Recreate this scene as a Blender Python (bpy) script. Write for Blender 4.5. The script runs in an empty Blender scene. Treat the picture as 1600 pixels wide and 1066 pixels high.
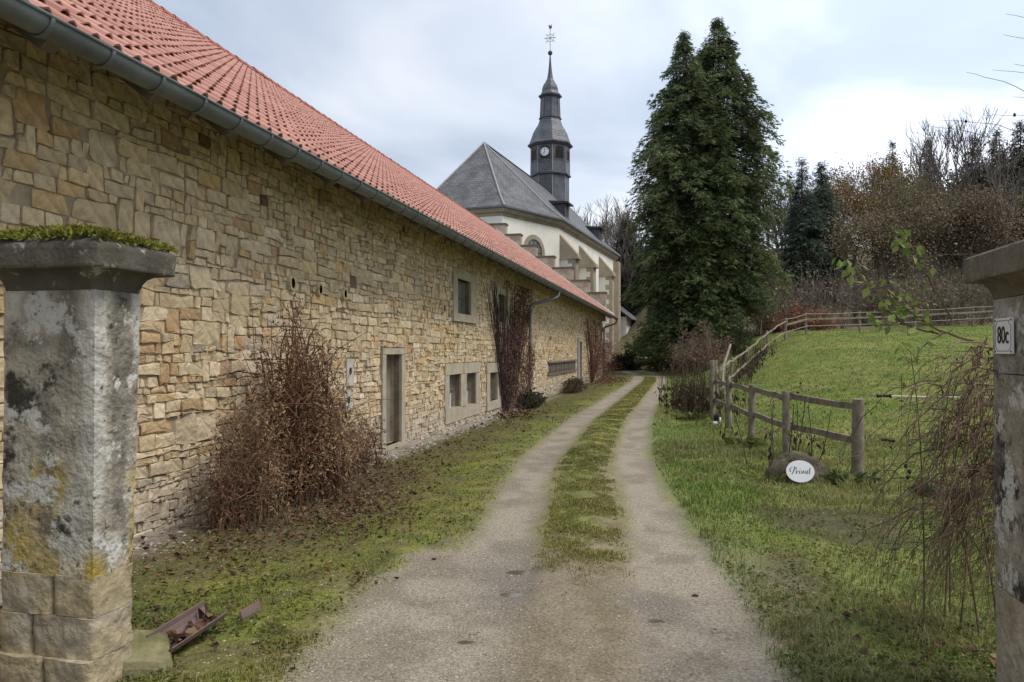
import bpy, math, random
import numpy as np
from mathutils import Vector, Matrix

# ------------------------------------------------------------------ camera, sky, sun, exposure
scene = bpy.context.scene
COL = scene.collection
CAM_H = 1.6
cam = bpy.data.cameras.new('camera'); cam.lens = 26.0; cam.sensor_width = 36.0
cam.clip_start = 0.05; cam.clip_end = 1500
camo = bpy.data.objects.new('camera', cam); COL.objects.link(camo)
camo.location = (0, 0, CAM_H)
camo.rotation_euler = (math.radians(90.79), 0, 0)
scene.camera = camo

SUN_AZ, SUN_EL = math.radians(112), math.radians(56)      # azimuth from +Y towards +X
sdir = Vector((math.sin(SUN_AZ)*math.cos(SUN_EL), math.cos(SUN_AZ)*math.cos(SUN_EL), math.sin(SUN_EL)))
world = bpy.data.worlds.new('World'); scene.world = world; world.use_nodes = True
wn, wl = world.node_tree.nodes, world.node_tree.links
wn.clear()
wo = wn.new('ShaderNodeOutputWorld')
sky = wn.new('ShaderNodeTexSky'); sky.sky_type = 'NISHITA'; sky.sun_disc = False
sky.sun_elevation = SUN_EL; sky.sun_rotation = SUN_AZ; sky.dust_density = 2.0
bg1 = wn.new('ShaderNodeBackground'); bg1.inputs[1].default_value = 0.10
wl.new(sky.outputs[0], bg1.inputs[0])
tc = wn.new('ShaderNodeTexCoord')
sep = wn.new('ShaderNodeSeparateXYZ'); wl.new(tc.outputs['Generated'], sep.inputs[0])
def wmath(op, a, b=None, clamp=False):
    n = wn.new('ShaderNodeMath'); n.operation = op; n.use_clamp = clamp
    for i, v in enumerate((a, b)):
        if v is None: continue
        if isinstance(v, (int, float)): n.inputs[i].default_value = v
        else: wl.new(v, n.inputs[i])
    return n.outputs[0]
zz = wmath('ADD', wmath('MAXIMUM', sep.outputs[2], 0.0), 0.22)
comb = wn.new('ShaderNodeCombineXYZ')
wl.new(wmath('DIVIDE', sep.outputs[0], zz), comb.inputs[0]); wl.new(wmath('DIVIDE', sep.outputs[1], zz), comb.inputs[1])
no1 = wn.new('ShaderNodeTexNoise'); no1.inputs['Scale'].default_value = 1.15; no1.inputs['Detail'].default_value = 5
no1.inputs['Roughness'].default_value = 0.48; no1.inputs['Distortion'].default_value = 0.35
wl.new(comb.outputs[0], no1.inputs['Vector'])
ramp = wn.new('ShaderNodeValToRGB'); cr = ramp.color_ramp
cr.elements[0].position = 0.40; cr.elements[0].color = (0.34, 0.39, 0.475, 1)
cr.elements[1].position = 0.68; cr.elements[1].color = (0.66, 0.66, 0.69, 1)
e = cr.elements.new(0.53); e.color = (0.47, 0.51, 0.58, 1)
wl.new(no1.outputs[0], ramp.inputs[0])
dot = wn.new('ShaderNodeVectorMath'); dot.operation = 'DOT_PRODUCT'
wl.new(tc.outputs['Generated'], dot.inputs[0]); dot.inputs[1].default_value = Vector((.50, .78, .42)).normalized()
glow = wmath('MULTIPLY', wmath('POWER', wmath('MAXIMUM', dot.outputs['Value'], 0.0), 16.0), wmath('MULTIPLY', no1.outputs[0], 1.6))
bstr = wmath('ADD', 0.90, wmath('MULTIPLY', glow, 0.9))
bg2 = wn.new('ShaderNodeBackground'); wl.new(ramp.outputs[0], bg2.inputs[0]); wl.new(bstr, bg2.inputs[1])
mixw = wn.new('ShaderNodeMixShader'); mixw.inputs[0].default_value = 0.88
wl.new(bg1.outputs[0], mixw.inputs[1]); wl.new(bg2.outputs[0], mixw.inputs[2]); wl.new(mixw.outputs[0], wo.inputs[0])

sl = bpy.data.lights.new('sun', 'SUN'); sl.energy = 1.5; sl.angle = math.radians(24); sl.color = (1.0, 0.95, 0.88)
so = bpy.data.objects.new('sun', sl); COL.objects.link(so)
so.rotation_euler = (-sdir).to_track_quat('-Z', 'Y').to_euler(); so.location = (20, -5, 30)

vs = scene.view_settings
vs.view_transform = 'Standard'; vs.look = 'None'; vs.exposure = 0.86; vs.gamma = 1.0; vs.use_curve_mapping = False
scene.cycles.max_bounces = 6; scene.cycles.diffuse_bounces = 3; scene.cycles.transparent_max_bounces = 4

# ------------------------------------------------------------------ helpers
rng = np.random.default_rng(7)
random.seed(7)
PI = math.pi
TH = math.radians(12.8)
U = np.array([math.sin(TH), math.cos(TH)]); R = np.array([math.cos(TH), -math.sin(TH)])

def _h(ix, iy, iz, seed):
    n = (ix*374761393 + iy*668265263 + iz*2147483647 + seed*1274126177) & 0xFFFFFFFF
    n = ((n ^ (n >> 13))*1274126177) & 0xFFFFFFFF
    n = n ^ (n >> 16)
    return (n & 0xFFFF)/65535.0
def vnoise(x, y, z=0.0, seed=0):
    x, y, z = np.broadcast_arrays(np.asarray(x, float), np.asarray(y, float), np.asarray(z, float))
    xi, yi, zi = np.floor(x).astype(np.int64), np.floor(y).astype(np.int64), np.floor(z).astype(np.int64)
    fx, fy, fz = x-xi, y-yi, z-zi
    fx, fy, fz = fx*fx*(3-2*fx), fy*fy*(3-2*fy), fz*fz*(3-2*fz)
    r = 0
    for a in (0, 1):
        for b in (0, 1):
            for c in (0, 1):
                w = (fx if a else 1-fx)*(fy if b else 1-fy)*(fz if c else 1-fz)
                r = r + w*_h(xi+a, yi+b, zi+c, seed)
    return r
def fbm(x, y, z=0.0, seed=0, oct=4):
    r, a, t = 0, 0.5, 0
    x, y, z = np.asarray(x, float), np.asarray(y, float), np.asarray(z, float)
    for i in range(oct):
        r = r + a*vnoise(x, y, z, seed+i); t += a; a *= 0.5; x, y, z = x*2.03, y*2.03, z*2.03
    return r/t
def sstep(t): t = np.clip(t, 0, 1); return t*t*(3-2*t)

class MB:
    """collects polygons; build() links them as one mesh object"""
    def __init__(s): s.V, s.L, s.S, s.C, s.n = [], [], [], [], 0
    def add(s, verts, faces, col=(1, 1, 1)):
        verts = np.asarray(verts, float).reshape(-1, 3)
        s.V.append(verts)
        c = np.asarray(col, float)
        s.C.append(np.broadcast_to(c, (len(verts), 3)) if c.ndim == 1 else c)
        for f in faces: s.L.append(np.asarray(f, np.int64)+s.n); 
        s.S.append(np.array([len(f) for f in faces], np.int64)); s.n += len(verts)
        return s
    def arr(s, verts, faces, col):
        """bulk: verts (n,3), faces (m,k)"""
        s.V.append(verts); s.C.append(np.broadcast_to(np.asarray(col, float), (len(verts), 3)))
        s.L.append((faces+s.n).ravel()); s.S.append(np.full(len(faces), faces.shape[1], np.int64)); s.n += len(verts)
        return s
    def box(s, lo, hi, col=(1, 1, 1)):
        (a, b, c), (d, e, f) = lo, hi
        return s.add([(a,b,c),(d,b,c),(d,e,c),(a,e,c),(a,b,f),(d,b,f),(d,e,f),(a,e,f)],
                     [(0,3,2,1),(4,5,6,7),(0,1,5,4),(1,2,6,5),(2,3,7,6),(3,0,4,7)], col)
    def tube(s, pts, rad, sides=6, col=(1, 1, 1), caps=True):
        P = np.asarray(pts, float); k = len(P)
        rad = np.broadcast_to(np.asarray(rad, float), (k,))
        T = np.gradient(P, axis=0); T /= (np.linalg.norm(T, axis=1)[:, None]+1e-9)
        up = np.array([0, 0, 1.0]) if abs(T[0][2]) < 0.9 else np.array([1.0, 0, 0])
        vs_ = []
        for i in range(k):
            a = np.cross(T[i], up); a /= np.linalg.norm(a)+1e-9; b = np.cross(T[i], a); up = np.cross(a, T[i])
            for j in range(sides):
                t = 2*PI*j/sides
                vs_.append(P[i]+rad[i]*(math.cos(t)*a+math.sin(t)*b))
        fs = []
        for i in range(k-1):
            for j in range(sides):
                j2 = (j+1) % sides
                fs.append((i*sides+j, i*sides+j2, (i+1)*sides+j2, (i+1)*sides+j))
        if caps: fs += [tuple(range(sides-1, -1, -1)), tuple((k-1)*sides+j for j in range(sides))]
        return s.add(vs_, fs, col)
    def build(s, name, mat, parent=None, smooth=False, loc=None, uv=False):
        me = bpy.data.meshes.new(name)
        V = np.concatenate(s.V); L = np.concatenate([np.asarray(l).ravel() for l in s.L]); S = np.concatenate(s.S)
        C = np.concatenate(s.C)
        me.vertices.add(len(V)); me.vertices.foreach_set('co', V.astype(np.float32).ravel())
        me.loops.add(len(L)); me.loops.foreach_set('vertex_index', L.astype(np.int32))
        me.polygons.add(len(S))
        st = np.concatenate(([0], np.cumsum(S)[:-1]))
        me.polygons.foreach_set('loop_start', st.astype(np.int32)); me.polygons.foreach_set('loop_total', S.astype(np.int32))
        me.update(calc_edges=True)
        me.polygons.foreach_set('use_smooth', np.full(len(S), bool(smooth)))
        if smooth and len(S) < 60000: me.set_sharp_from_angle(angle=math.radians(42))
        ca = me.color_attributes.new('Col', 'FLOAT_COLOR', 'POINT')
        ca.data.foreach_set('color', np.concatenate([C, np.ones((len(C), 1))], 1).astype(np.float32).ravel())
        if uv:
            ul = me.uv_layers.new(name='UVMap'); d = np.zeros((len(L), 2), np.float32)
            for p in me.polygons:
                n = p.normal; u = Vector((0, 0, 1)).cross(n)
                u = u.normalized() if u.length > 1e-4 else Vector((1, 0, 0)); v = n.cross(u)
                for li in p.loop_indices:
                    co = me.vertices[me.loops[li].vertex_index].co; d[li] = (co.dot(u), co.dot(v))
            ul.data.foreach_set('uv', d.ravel())
        me.materials.append(mat)
        o = bpy.data.objects.new(name, me); COL.objects.link(o)
        if parent is not None: o.parent = parent
        if loc is not None: o.location = loc
        return o

def tag(o, label, cat, group=None):
    o['label'] = label; o['category'] = cat
    if group: o['group'] = group
    return o
def struct(o, kind='structure', label=None):
    o['kind'] = kind
    if label: o['label'] = label
    return o
def empty(name, loc=(0, 0, 0), rz=0.0):
    o = bpy.data.objects.new(name, None); COL.objects.link(o); o.location = loc; o.rotation_euler = (0, 0, rz); return o

def cards(mb, P, D, size, ratio, col, rs=rng, fold=0.0):
    """leaf shaped diamonds: base P, direction D, length size"""
    n = len(P); D = D/(np.linalg.norm(D, axis=1)[:, None]+1e-9)
    q = rs.normal(size=(n, 3)); S = np.cross(D, q); S /= np.linalg.norm(S, axis=1)[:, None]+1e-9
    N = np.cross(D, S)
    sz = np.broadcast_to(np.asarray(size, float), (n,))[:, None]
    w = sz*ratio*0.5
    m = P+D*sz*0.5
    V = np.stack([P, m+S*w+N*sz*fold, P+D*sz, m-S*w+N*sz*fold], 1).reshape(-1, 3)
    F = np.arange(4*n).reshape(n, 4)
    c = np.repeat(np.broadcast_to(np.asarray(col, float), (n, 3)), 4, 0)
    mb.arr(V, F, c)
def segments(mb, A, B, ra, rb, col, sides=3):
    A, B = np.asarray(A, float), np.asarray(B, float); n = len(A)
    D = B-A; D /= np.linalg.norm(D, axis=1)[:, None]+1e-9
    ref = np.where(np.abs(D[:, 2:3]) < 0.9, np.array([[0, 0, 1.0]]), np.array([[1.0, 0, 0]]))
    X = np.cross(D, ref); X /= np.linalg.norm(X, axis=1)[:, None]+1e-9; Y = np.cross(D, X)
    ra = np.broadcast_to(np.asarray(ra, float), (n,))[:, None]; rb = np.broadcast_to(np.asarray(rb, float), (n,))[:, None]
    ring = [math.cos(2*PI*j/sides)*X+math.sin(2*PI*j/sides)*Y for j in range(sides)]
    V = np.stack([A+ra*r for r in ring]+[B+rb*r for r in ring], 1).reshape(-1, 3)
    base = np.arange(n)[:, None]*2*sides
    F = np.concatenate([base+np.array([[j, (j+1) % sides, sides+(j+1) % sides, sides+j]]) for j in range(sides)], 0)
    c = np.asarray(col, float)
    c = np.repeat(np.broadcast_to(c, (n, 3)), 2*sides, 0)
    mb.arr(V, F, c)

# ------------------------------------------------------------------ materials
MATS = {}
def material(name, base=None, rough=0.9, nscale=8.0, namp=0.35, bscale=40.0, bump=0.3, bdist=0.01, spec=0.25, metallic=0.0,
             n2=None, translucent=0.0, coords='Object', hue=0.0):
    """Col attribute (or a fixed colour) times noise, with a noise bump"""
    m = bpy.data.materials.new(name); m.use_nodes = True
    nt = m.node_tree; N, Lk = nt.nodes, nt.links
    b = N['Principled BSDF']; b.inputs['Roughness'].default_value = rough; b.inputs['Metallic'].default_value = metallic
    b.inputs['Specular IOR Level'].default_value = spec
    if base is None:
        a = N.new('ShaderNodeAttribute'); a.attribute_name = 'Col'; src = a.outputs['Color']
    else:
        a = N.new('ShaderNodeRGB'); a.outputs[0].default_value = (*base, 1); src = a.outputs[0]
    tc_ = N.new('ShaderNodeTexCoord')
    if namp > 0:
        no = N.new('ShaderNodeTexNoise'); no.inputs['Scale'].default_value = nscale; no.inputs['Detail'].default_value = 6
        no.inputs['Roughness'].default_value = 0.65
        Lk.new(tc_.outputs[coords], no.inputs['Vector'])
        mr = N.new('ShaderNodeMapRange'); mr.inputs[1].default_value = 0.28; mr.inputs[2].default_value = 0.72
        mr.inputs[3].default_value = 1-namp; mr.inputs[4].default_value = 1+namp
        Lk.new(no.outputs[0], mr.inputs[0])
        mx = N.new('ShaderNodeVectorMath'); mx.operation = 'SCALE'; Lk.new(src, mx.inputs[0]); Lk.new(mr.outputs[0], mx.inputs['Scale'])
        src = mx.outputs[0]
    if n2:      # second colour in patches: (colour, scale, low, high)
        for (c2, sc2, lo2, hi2) in n2:
            no2 = N.new('ShaderNodeTexNoise'); no2.inputs['Scale'].default_value = sc2; no2.inputs['Detail'].default_value = 7
            no2.inputs['Roughness'].default_value = 0.7
            ad = N.new('ShaderNodeVectorMath'); ad.operation = 'ADD'; ad.inputs[1].default_value = (sc2*3.7, sc2*1.3, hi2*11)
            Lk.new(tc_.outputs[coords], ad.inputs[0]); Lk.new(ad.outputs[0], no2.inputs['Vector'])
            r2 = N.new('ShaderNodeMapRange'); r2.inputs[1].default_value = lo2; r2.inputs[2].default_value = hi2
            Lk.new(no2.outputs[0], r2.inputs[0])
            mi = N.new('ShaderNodeMix'); mi.data_type = 'RGBA'
            Lk.new(r2.outputs[0], mi.inputs['Factor']); Lk.new(src, mi.inputs['A']); mi.inputs['B'].default_value = (*c2, 1)
            src = mi.outputs['Result']
    Lk.new(src, b.inputs['Base Color'])
    if bump > 0:
        nb = N.new('ShaderNodeTexNoise'); nb.inputs['Scale'].default_value = bscale; nb.inputs['Detail'].default_value = 5
        Lk.new(tc_.outputs[coords], nb.inputs['Vector'])
        bp = N.new('ShaderNodeBump'); bp.inputs['Strength'].default_value = bump; bp.inputs['Distance'].default_value = bdist
        Lk.new(nb.outputs[0], bp.inputs['Height']); Lk.new(bp.outputs[0], b.inputs['Normal'])
    if translucent > 0:
        tr = N.new('ShaderNodeBsdfTranslucent'); Lk.new(src, tr.inputs[0])
        ms = N.new('ShaderNodeMixShader'); ms.inputs[0].default_value = translucent
        Lk.new(b.outputs[0], ms.inputs[1]); Lk.new(tr.outputs[0], ms.inputs[2]); Lk.new(ms.outputs[0], N['Material Output'].inputs[0])
    MATS[name] = m
    return m
def slate_material(name, c1, c2, w, h, rough=0.55):
    m = bpy.data.materials.new(name); m.use_nodes = True
    N, Lk = m.node_tree.nodes, m.node_tree.links; b = N['Principled BSDF']
    b.inputs['Roughness'].default_value = rough; b.inputs['Specular IOR Level'].default_value = 0.4
    t = N.new('ShaderNodeTexCoord'); br = N.new('ShaderNodeTexBrick')
    br.inputs['Scale'].default_value = 1.0; br.inputs['Brick Width'].default_value = w; br.inputs['Row Height'].default_value = h
    br.inputs['Mortar Size'].default_value = 0.02; br.inputs['Mortar Smooth'].default_value = 0.6; br.inputs['Bias'].default_value = -0.1
    br.inputs['Color1'].default_value = (*c1, 1); br.inputs['Color2'].default_value = (*c2, 1)
    br.inputs['Mortar'].default_value = (c1[0]*.35, c1[1]*.35, c1[2]*.35, 1)
    Lk.new(t.outputs['UV'], br.inputs['Vector'])
    no = N.new('ShaderNodeTexNoise'); no.inputs['Scale'].default_value = 0.9; no.inputs['Detail'].default_value = 6
    Lk.new(t.outputs['Object'], no.inputs['Vector'])
    mr = N.new('ShaderNodeMapRange'); mr.inputs[1].default_value = .3; mr.inputs[2].default_value = .7; mr.inputs[3].default_value = .7; mr.inputs[4].default_value = 1.35
    Lk.new(no.outputs[0], mr.inputs[0])
    mx = N.new('ShaderNodeVectorMath'); mx.operation = 'SCALE'; Lk.new(br.outputs['Color'], mx.inputs[0]); Lk.new(mr.outputs[0], mx.inputs['Scale'])
    Lk.new(mx.outputs[0], b.inputs['Base Color'])
    bp = N.new('ShaderNodeBump'); bp.inputs['Strength'].default_value = 0.5; bp.inputs['Distance'].default_value = 0.02
    Lk.new(br.outputs['Fac'], bp.inputs['Height']); bp.invert = True; Lk.new(bp.outputs[0], b.inputs['Normal'])
    return m

M_stone = material('sandstone', nscale=11, namp=0.34, bscale=24, bump=0.95, bdist=0.02, rough=0.95, spec=0.1,
                   n2=[((0.16, 0.115, 0.07), 3.2, 0.58, 0.78), ((0.44, 0.30, 0.16), 2.1, 0.62, 0.80)])
M_mortar = material('old_mortar', base=(0.34, 0.28, 0.20), nscale=5, namp=0.4, bscale=30, bump=0.6, rough=1.0, spec=0.05)
M_tile = material('clay_tile', nscale=2.0, namp=0.14, bscale=60, bump=0.1, rough=0.7, spec=0.25,
                  n2=[((0.33, 0.185, 0.15), 0.7, 0.50, 0.76), ((0.24, 0.15, 0.12), 5.0, 0.64, 0.76)])
M_zinc = material('weathered_zinc', base=(0.12, 0.13, 0.135), nscale=3, namp=0.35, bump=0.05, rough=0.5, spec=0.5, metallic=0.2)
M_oldwood = material('weathered_wood', base=(0.16, 0.135, 0.11), nscale=9, namp=0.4, bscale=30, bump=0.4, rough=0.95, spec=0.1)
M_fence = material('fence_wood', base=(0.215, 0.18, 0.14), nscale=7, namp=0.5, bscale=45, bump=0.5, rough=0.95, spec=0.1,
                   n2=[((0.16, 0.17, 0.08), 4, 0.62, 0.8)])
M_darkwood = material('eaves_wood', base=(0.085, 0.07, 0.055), nscale=6, namp=0.4, bump=0.3, rough=0.95, spec=0.1)
M_surround = material('sandstone_surround', base=(0.39, 0.34, 0.255), nscale=5, namp=0.22, bscale=50, bump=0.35, rough=0.95, spec=0.1)
M_render = material('door_infill', base=(0.22, 0.195, 0.165), nscale=2.5, namp=0.25, bscale=25, bump=0.3, rough=0.95, spec=0.1)
M_glass = material('sky_grey_glass', base=(0.15, 0.165, 0.165), nscale=3, namp=0.4, bump=0, rough=0.22, spec=0.9)  # blue-grey base paints in the sky reflected by the panes
M_black = material('black_plastic', base=(0.015, 0.015, 0.015), namp=0, bump=0, rough=0.45)
M_white = material('white_enamel', base=(0.72, 0.73, 0.75), nscale=4, namp=0.06, bump=0, rough=0.35, spec=0.4)
M_conc = material('weathered_pillar', nscale=9, namp=0.45, bscale=34, bump=1.0, bdist=0.02, rough=0.97, spec=0.08,
                  n2=[((0.055, 0.05, 0.043), 2.6, 0.55, 0.61), ((0.50, 0.485, 0.45), 5.0, 0.53, 0.58), ((0.10, 0.09, 0.075), 14, 0.58, 0.66)])
M_cap = material('weathered_cap', base=(0.095, 0.085, 0.07), nscale=5, namp=0.4, bscale=40, bump=0.9, rough=0.97, spec=0.08,
                 n2=[((0.36, 0.35, 0.31), 7, 0.585, 0.66)])
M_cap2 = material('lichen_cap', base=(0.15, 0.135, 0.105), nscale=6, namp=0.4, bscale=40, bump=0.9, rough=0.97, spec=0.08,
                 n2=[((0.30, 0.29, 0.24), 9, 0.60, 0.68)])
M_ground = material('ground_cover_soil', nscale=20, namp=0.42, bscale=55, bump=0.8, bdist=0.02, rough=1.0, spec=0.05)
M_gravel = material('gravel_track', nscale=60, namp=0.58, bscale=75, bump=0.9, bdist=0.014, rough=0.92, spec=0.12)
M_pebble = material('pebbles', nscale=10, namp=0.2, bump=0, rough=0.85, spec=0.2)
M_leaf = material('foliage', nscale=1.2, namp=0.22, bump=0, rough=0.7, spec=0.2, translucent=0.3)
M_dry = material('dry_leaf', nscale=2.0, namp=0.25, bump=0, rough=0.85, spec=0.12, translucent=0.12)
M_bark = material('bark', nscale=6, namp=0.35, bscale=30, bump=0.4, rough=0.95, spec=0.1)
M_plaster = material('church_plaster', base=(0.82, 0.80, 0.72), n2=[((0.60, 0.565, 0.47), 0.30, 0.52, 0.80)], nscale=0.5, namp=0.10, bscale=20, bump=0.1, rough=0.95, spec=0.1)
M_brown = material('brown_dressed_stone', base=(0.36, 0.31, 0.235), nscale=1.2, namp=0.25, bscale=14, bump=0.4, rough=0.95, spec=0.1)
M_slate = slate_material('slate_roof', (0.105, 0.105, 0.11), (0.155, 0.155, 0.16), 0.36, 0.24, 0.6)
M_slate2 = slate_material('slate_tower', (0.085, 0.09, 0.105), (0.125, 0.13, 0.145), 0.30, 0.18, 0.45)
M_lead = material('lead_flashing', base=(0.30, 0.31, 0.32), nscale=2, namp=0.2, bump=0, rough=0.6, spec=0.4)
M_iron = material('dark_iron', base=(0.06, 0.06, 0.065), namp=0, bump=0, rough=0.6)
M_moss = material('moss', nscale=9, namp=0.4, bscale=60, bump=0.8, rough=1.0, spec=0.05)
M_red = material('red_brown_plastic', base=(0.17, 0.115, 0.105), nscale=4, namp=0.25, bump=0, rough=0.6, spec=0.3)
M_tape = material('dull_fence_tape', base=(0.36, 0.35, 0.31), namp=0, bump=0, rough=0.8)
M_rope = material('fence_rope', base=(0.7, 0.7, 0.66), namp=0, bump=0, rough=0.8)
M_puddle = material('puddle_water', base=(0.13, 0.10, 0.065), nscale=6, namp=0.2, bump=0, rough=0.06, spec=0.6)
M_boulder = material('boulder_stone', base=(0.105, 0.088, 0.066), nscale=6, namp=0.4, bscale=22, bump=1.0, bdist=0.03, rough=0.97, spec=0.1,
                     n2=[((0.13, 0.14, 0.05), 5, 0.56, 0.68)])

# ------------------------------------------------------------------ terrain
_py = np.array([-12, 0, 3.57, 5.76, 10.8, 16.65, 26, 40, 47, 52, 56, 60, 66])
_px = np.array([-.55, .0, .30, .55, 1.05, 2.15, 4.28, 7.45, 8.75, 8.9, 8.0, 5.6, 0.0])
_yy = np.linspace(-12, 66, 800); _xx = np.interp(_yy, _py, _px)
_k = np.hanning(41); _k /= _k.sum()
_xs = np.convolve(np.pad(_xx, 20, mode='edge'), _k, 'valid')
def pathx(y): return np.interp(y, _yy, _xs)
def H(x, y):
    x = np.asarray(x, float); y = np.asarray(y, float)
    lat = x-pathx(np.minimum(y, 50))
    yc = np.clip(y-9.5, 0, 34)
    m = sstep((lat-1.6)/7.0)*0.082*yc
    m += sstep((lat-8)/22)*0.6*sstep((y-12)/25)
    back = np.maximum(y-47, 0)
    hill = 0.05*np.clip(back, 0, 30)+0.13*np.maximum(back-12, 0)
    hill = hill*(0.35+0.65*sstep((x-6)/14))*np.where(x > 8, 1.15, 1.0)
    und = (fbm(x*.35, y*.35, seed=3)-.5)*.10*sstep((np.abs(lat)-1.4)/2)+(fbm(x*2.2, y*2.2, seed=9)-.5)*.05*sstep((np.abs(lat)-1.2)/1.5)
    return m+hill+und
def h1(x, y): return float(H(np.array([x]), np.array([y]))[0])

def mixc(a, b, w): return a*(1-w[..., None])+b*w[..., None]
C = lambda *c: np.array(c, float)
def zone_colour(x, y):
    """real ground colours: gravel, mossy gravel, moss, lawn, bare soil"""
    lat = x-pathx(y); d = -(x*R[0]+y*R[1])          # d: distance left of the camera's wall-parallel line
    n1 = fbm(x*.9, y*.9, seed=21); n2 = fbm(x*3.1, y*3.1, seed=22); n3 = fbm(x*9, y*9, seed=23)
    j = (n2-.5)*.45+(n3-.5)*.25
    moss = mixc(C(.145, .165, .04), C(.215, .22, .048), sstep((n2-.35)/.3))
    moss = mixc(moss, C(.085, .072, .045), sstep((n3-.50)/.18)*.65)
    lawn = mixc(C(.135, .185, .042), C(.205, .215, .065), sstep((n1-.38)/.3))
    lawn = mixc(lawn, C(.085, .095, .03), sstep((n2-.55)/.2)*.6)
    soil = mixc(C(.075, .06, .042), C(.11, .095, .055), sstep((n3-.4)/.3))
    rubble = mixc(C(.33, .295, .25), C(.20, .175, .14), sstep((n3-.4)/.3))
    out = mixc(lawn, moss, sstep((.95-lat)/.25))
    # left verge: moss near the track, soil and leaves nearer the wall, rubble strip at the wall foot
    wd = 4.6-d
    left = lat < 0
    w_soil = np.where(left, sstep((2.0-wd+(n1-.5)*1.6+j)/.9), 0)
    out = mixc(out, soil, w_soil*.65); out = mixc(out, soil*1.25, np.where(left, sstep((n2-.54)/.12), 0)*.45)
    w_rub = np.where(left, sstep((.55-wd+j*.9)/.25), 0)*sstep((30-y)/10)
    out = mixc(out, rubble, w_rub)
    # right foreground: trodden soil between the boulder and the gate
    bare = np.exp(-(((x-3.0)/.75)**2+((y-6.9)/.9)**2))
    bare2 = np.exp(-(((x-2.0)/.5)**2+((y-5.4)/.7)**2))*.7
    out = mixc(out, soil, np.clip(sstep((np.maximum(bare, bare2)+j*.9-.3)/.35), 0, 1)*.85)
    leafpath = np.exp(-(((x-11.2)/1.6)**2+((y-53)/3)**2))
    out = mixc(out, C(.16, .085, .05), np.clip(leafpath*1.3, 0, 1))
    leafpatch = np.where(left, np.exp(-((wd-.9)/.8)**2)*np.exp(-((y-8.2)/2.0)**2), 0)
    out = mixc(out, C(.10, .06, .045), np.clip(leafpatch*.8, 0, 1))
    # track
    near = sstep((6.6-y+j*2)/1.2)
    lr = sstep((.40+near*.25-np.abs(lat+.68+near*.22)+j*.45)/.26)
    rr = sstep((.36+near*.12-np.abs(lat-.68-near*.03)+j*.55)/.22)
    g = np.maximum(lr, rr)
    mid = sstep((1.05-np.abs(lat)+j*.4)/.25)*near
    grav = mixc(C(.315, .272, .21), C(.24, .205, .15), sstep((n2-.38)/.3))
    damp = np.exp(-(((x-.05)/.45)**2+((y-5.35)/.75)**2))+np.exp(-(((x-.85)/.35)**2+((y-4.6)/.3)**2))*.7+np.exp(-(((x-.5)/.3)**2+((y-11.2)/.6)**2))*.6
    grav = mixc(grav, C(.19, .17, .145), np.clip(damp*1.1+(n2-.5)*.8, 0, 1)*.8)
    brown = mixc(C(.25, .205, .135), C(.185, .15, .09), sstep((n3-.4)/.3))
    out = mixc(out, mixc(brown, grav, .25+.5*sstep((n2-.42)/.2)), mid)
    bleed = sstep((.62+near*.5-np.abs(np.abs(lat)-.66)+j*.5)/.5)*.6
    out = mixc(out, brown, bleed*(1-g))
    out = mixc(out, grav, g)
    rightstrip = np.exp(-((lat-.25)/.22)**2)*sstep((y-5)/1)*sstep((13-y)/3)
    out = mixc(out, brown*1.05, rightstrip*.6*(1-g))
    return out, g

def axis(dense0, dense1, step, lo, hi, grow=1.16):
    a = list(np.arange(dense0, dense1+1e-6, step)); s = step; v = dense0
    while v > lo: s *= grow; v -= s; a.insert(0, v)
    s = step; v = a[-1]
    while v < hi: s *= grow; v += s; a.append(v)
    return np.array(a)
gx = axis(-6, 11, .13, -160, 220); gy = axis(1.5, 20, .13, -14, 420, 1.05)
X, Y = np.meshgrid(gx, gy)
lat = X-pathx(Y)
Z = H(X, Y)-0.07*sstep((1.45-np.abs(lat))/.15)*(Y < 62)
gc, _ = zone_colour(X, Y)
wood = sstep((Y-47)/6)*sstep((X+3)/8+.3)
gc = mixc(gc, C(.14, .11, .075), np.clip(wood, 0, 1)*.9)
def grid_faces(ny, nx):
    i = np.arange((ny-1)*(nx-1)); r, c = i//(nx-1), i % (nx-1); a = r*nx+c
    return np.stack([a, a+1, a+nx+1, a+nx], 1)
mb = MB(); mb.arr(np.stack([X, Y, Z], -1).reshape(-1, 3), grid_faces(*X.shape), gc.reshape(-1, 3))
ground = struct(mb.build('ground', M_ground, smooth=True), label='mossy verge, lawn and sloping meadow around the track')

PUD = [(.07, 5.52, .17, .085), (.0, 5.02, .15, .075), (.88, 4.52, .11, .05), (-.26, 4.19, .07, .05), (.48, 11.2, .18, .22), (.1, 7.2, .16, .2), (1.2, 6.9, .1, .14), (1.55, 9.3, .14, .2)]
def pits(x, y): return sum(.034*np.exp(-(((x-a)/(c*1.05))**2+((y-b)/(d*1.05))**2)) for a, b, c, d in PUD)
sy = np.concatenate([np.arange(-6, 1.5, .2), np.arange(1.5, 14, .05), np.arange(14, 30, .14), np.arange(30, 62, .3)])
sl_ = np.linspace(-1.62, 1.62, 74)
LL, YY = np.meshgrid(sl_, sy)
XX = pathx(YY)+LL
col_, g_ = zone_colour(XX, YY)
ZZ = H(XX, YY)+.006-.028*g_+.03*np.exp(-(LL/.25)**2)*sstep((YY-5)/1.5)+(fbm(XX*5, YY*5, seed=40)-.5)*.022*(1-sstep((np.abs(LL)-1.3)/.2))-pits(XX, YY)-.03*sstep((np.abs(LL)-1.50)/.12)
mb = MB(); mb.arr(np.stack([XX, YY, ZZ], -1).reshape(-1, 3), grid_faces(*XX.shape), col_.reshape(-1, 3))
drive = struct(mb.build('driveway', M_gravel, smooth=True), label='gravel track with two wheel ruts and a mossy middle')
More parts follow.
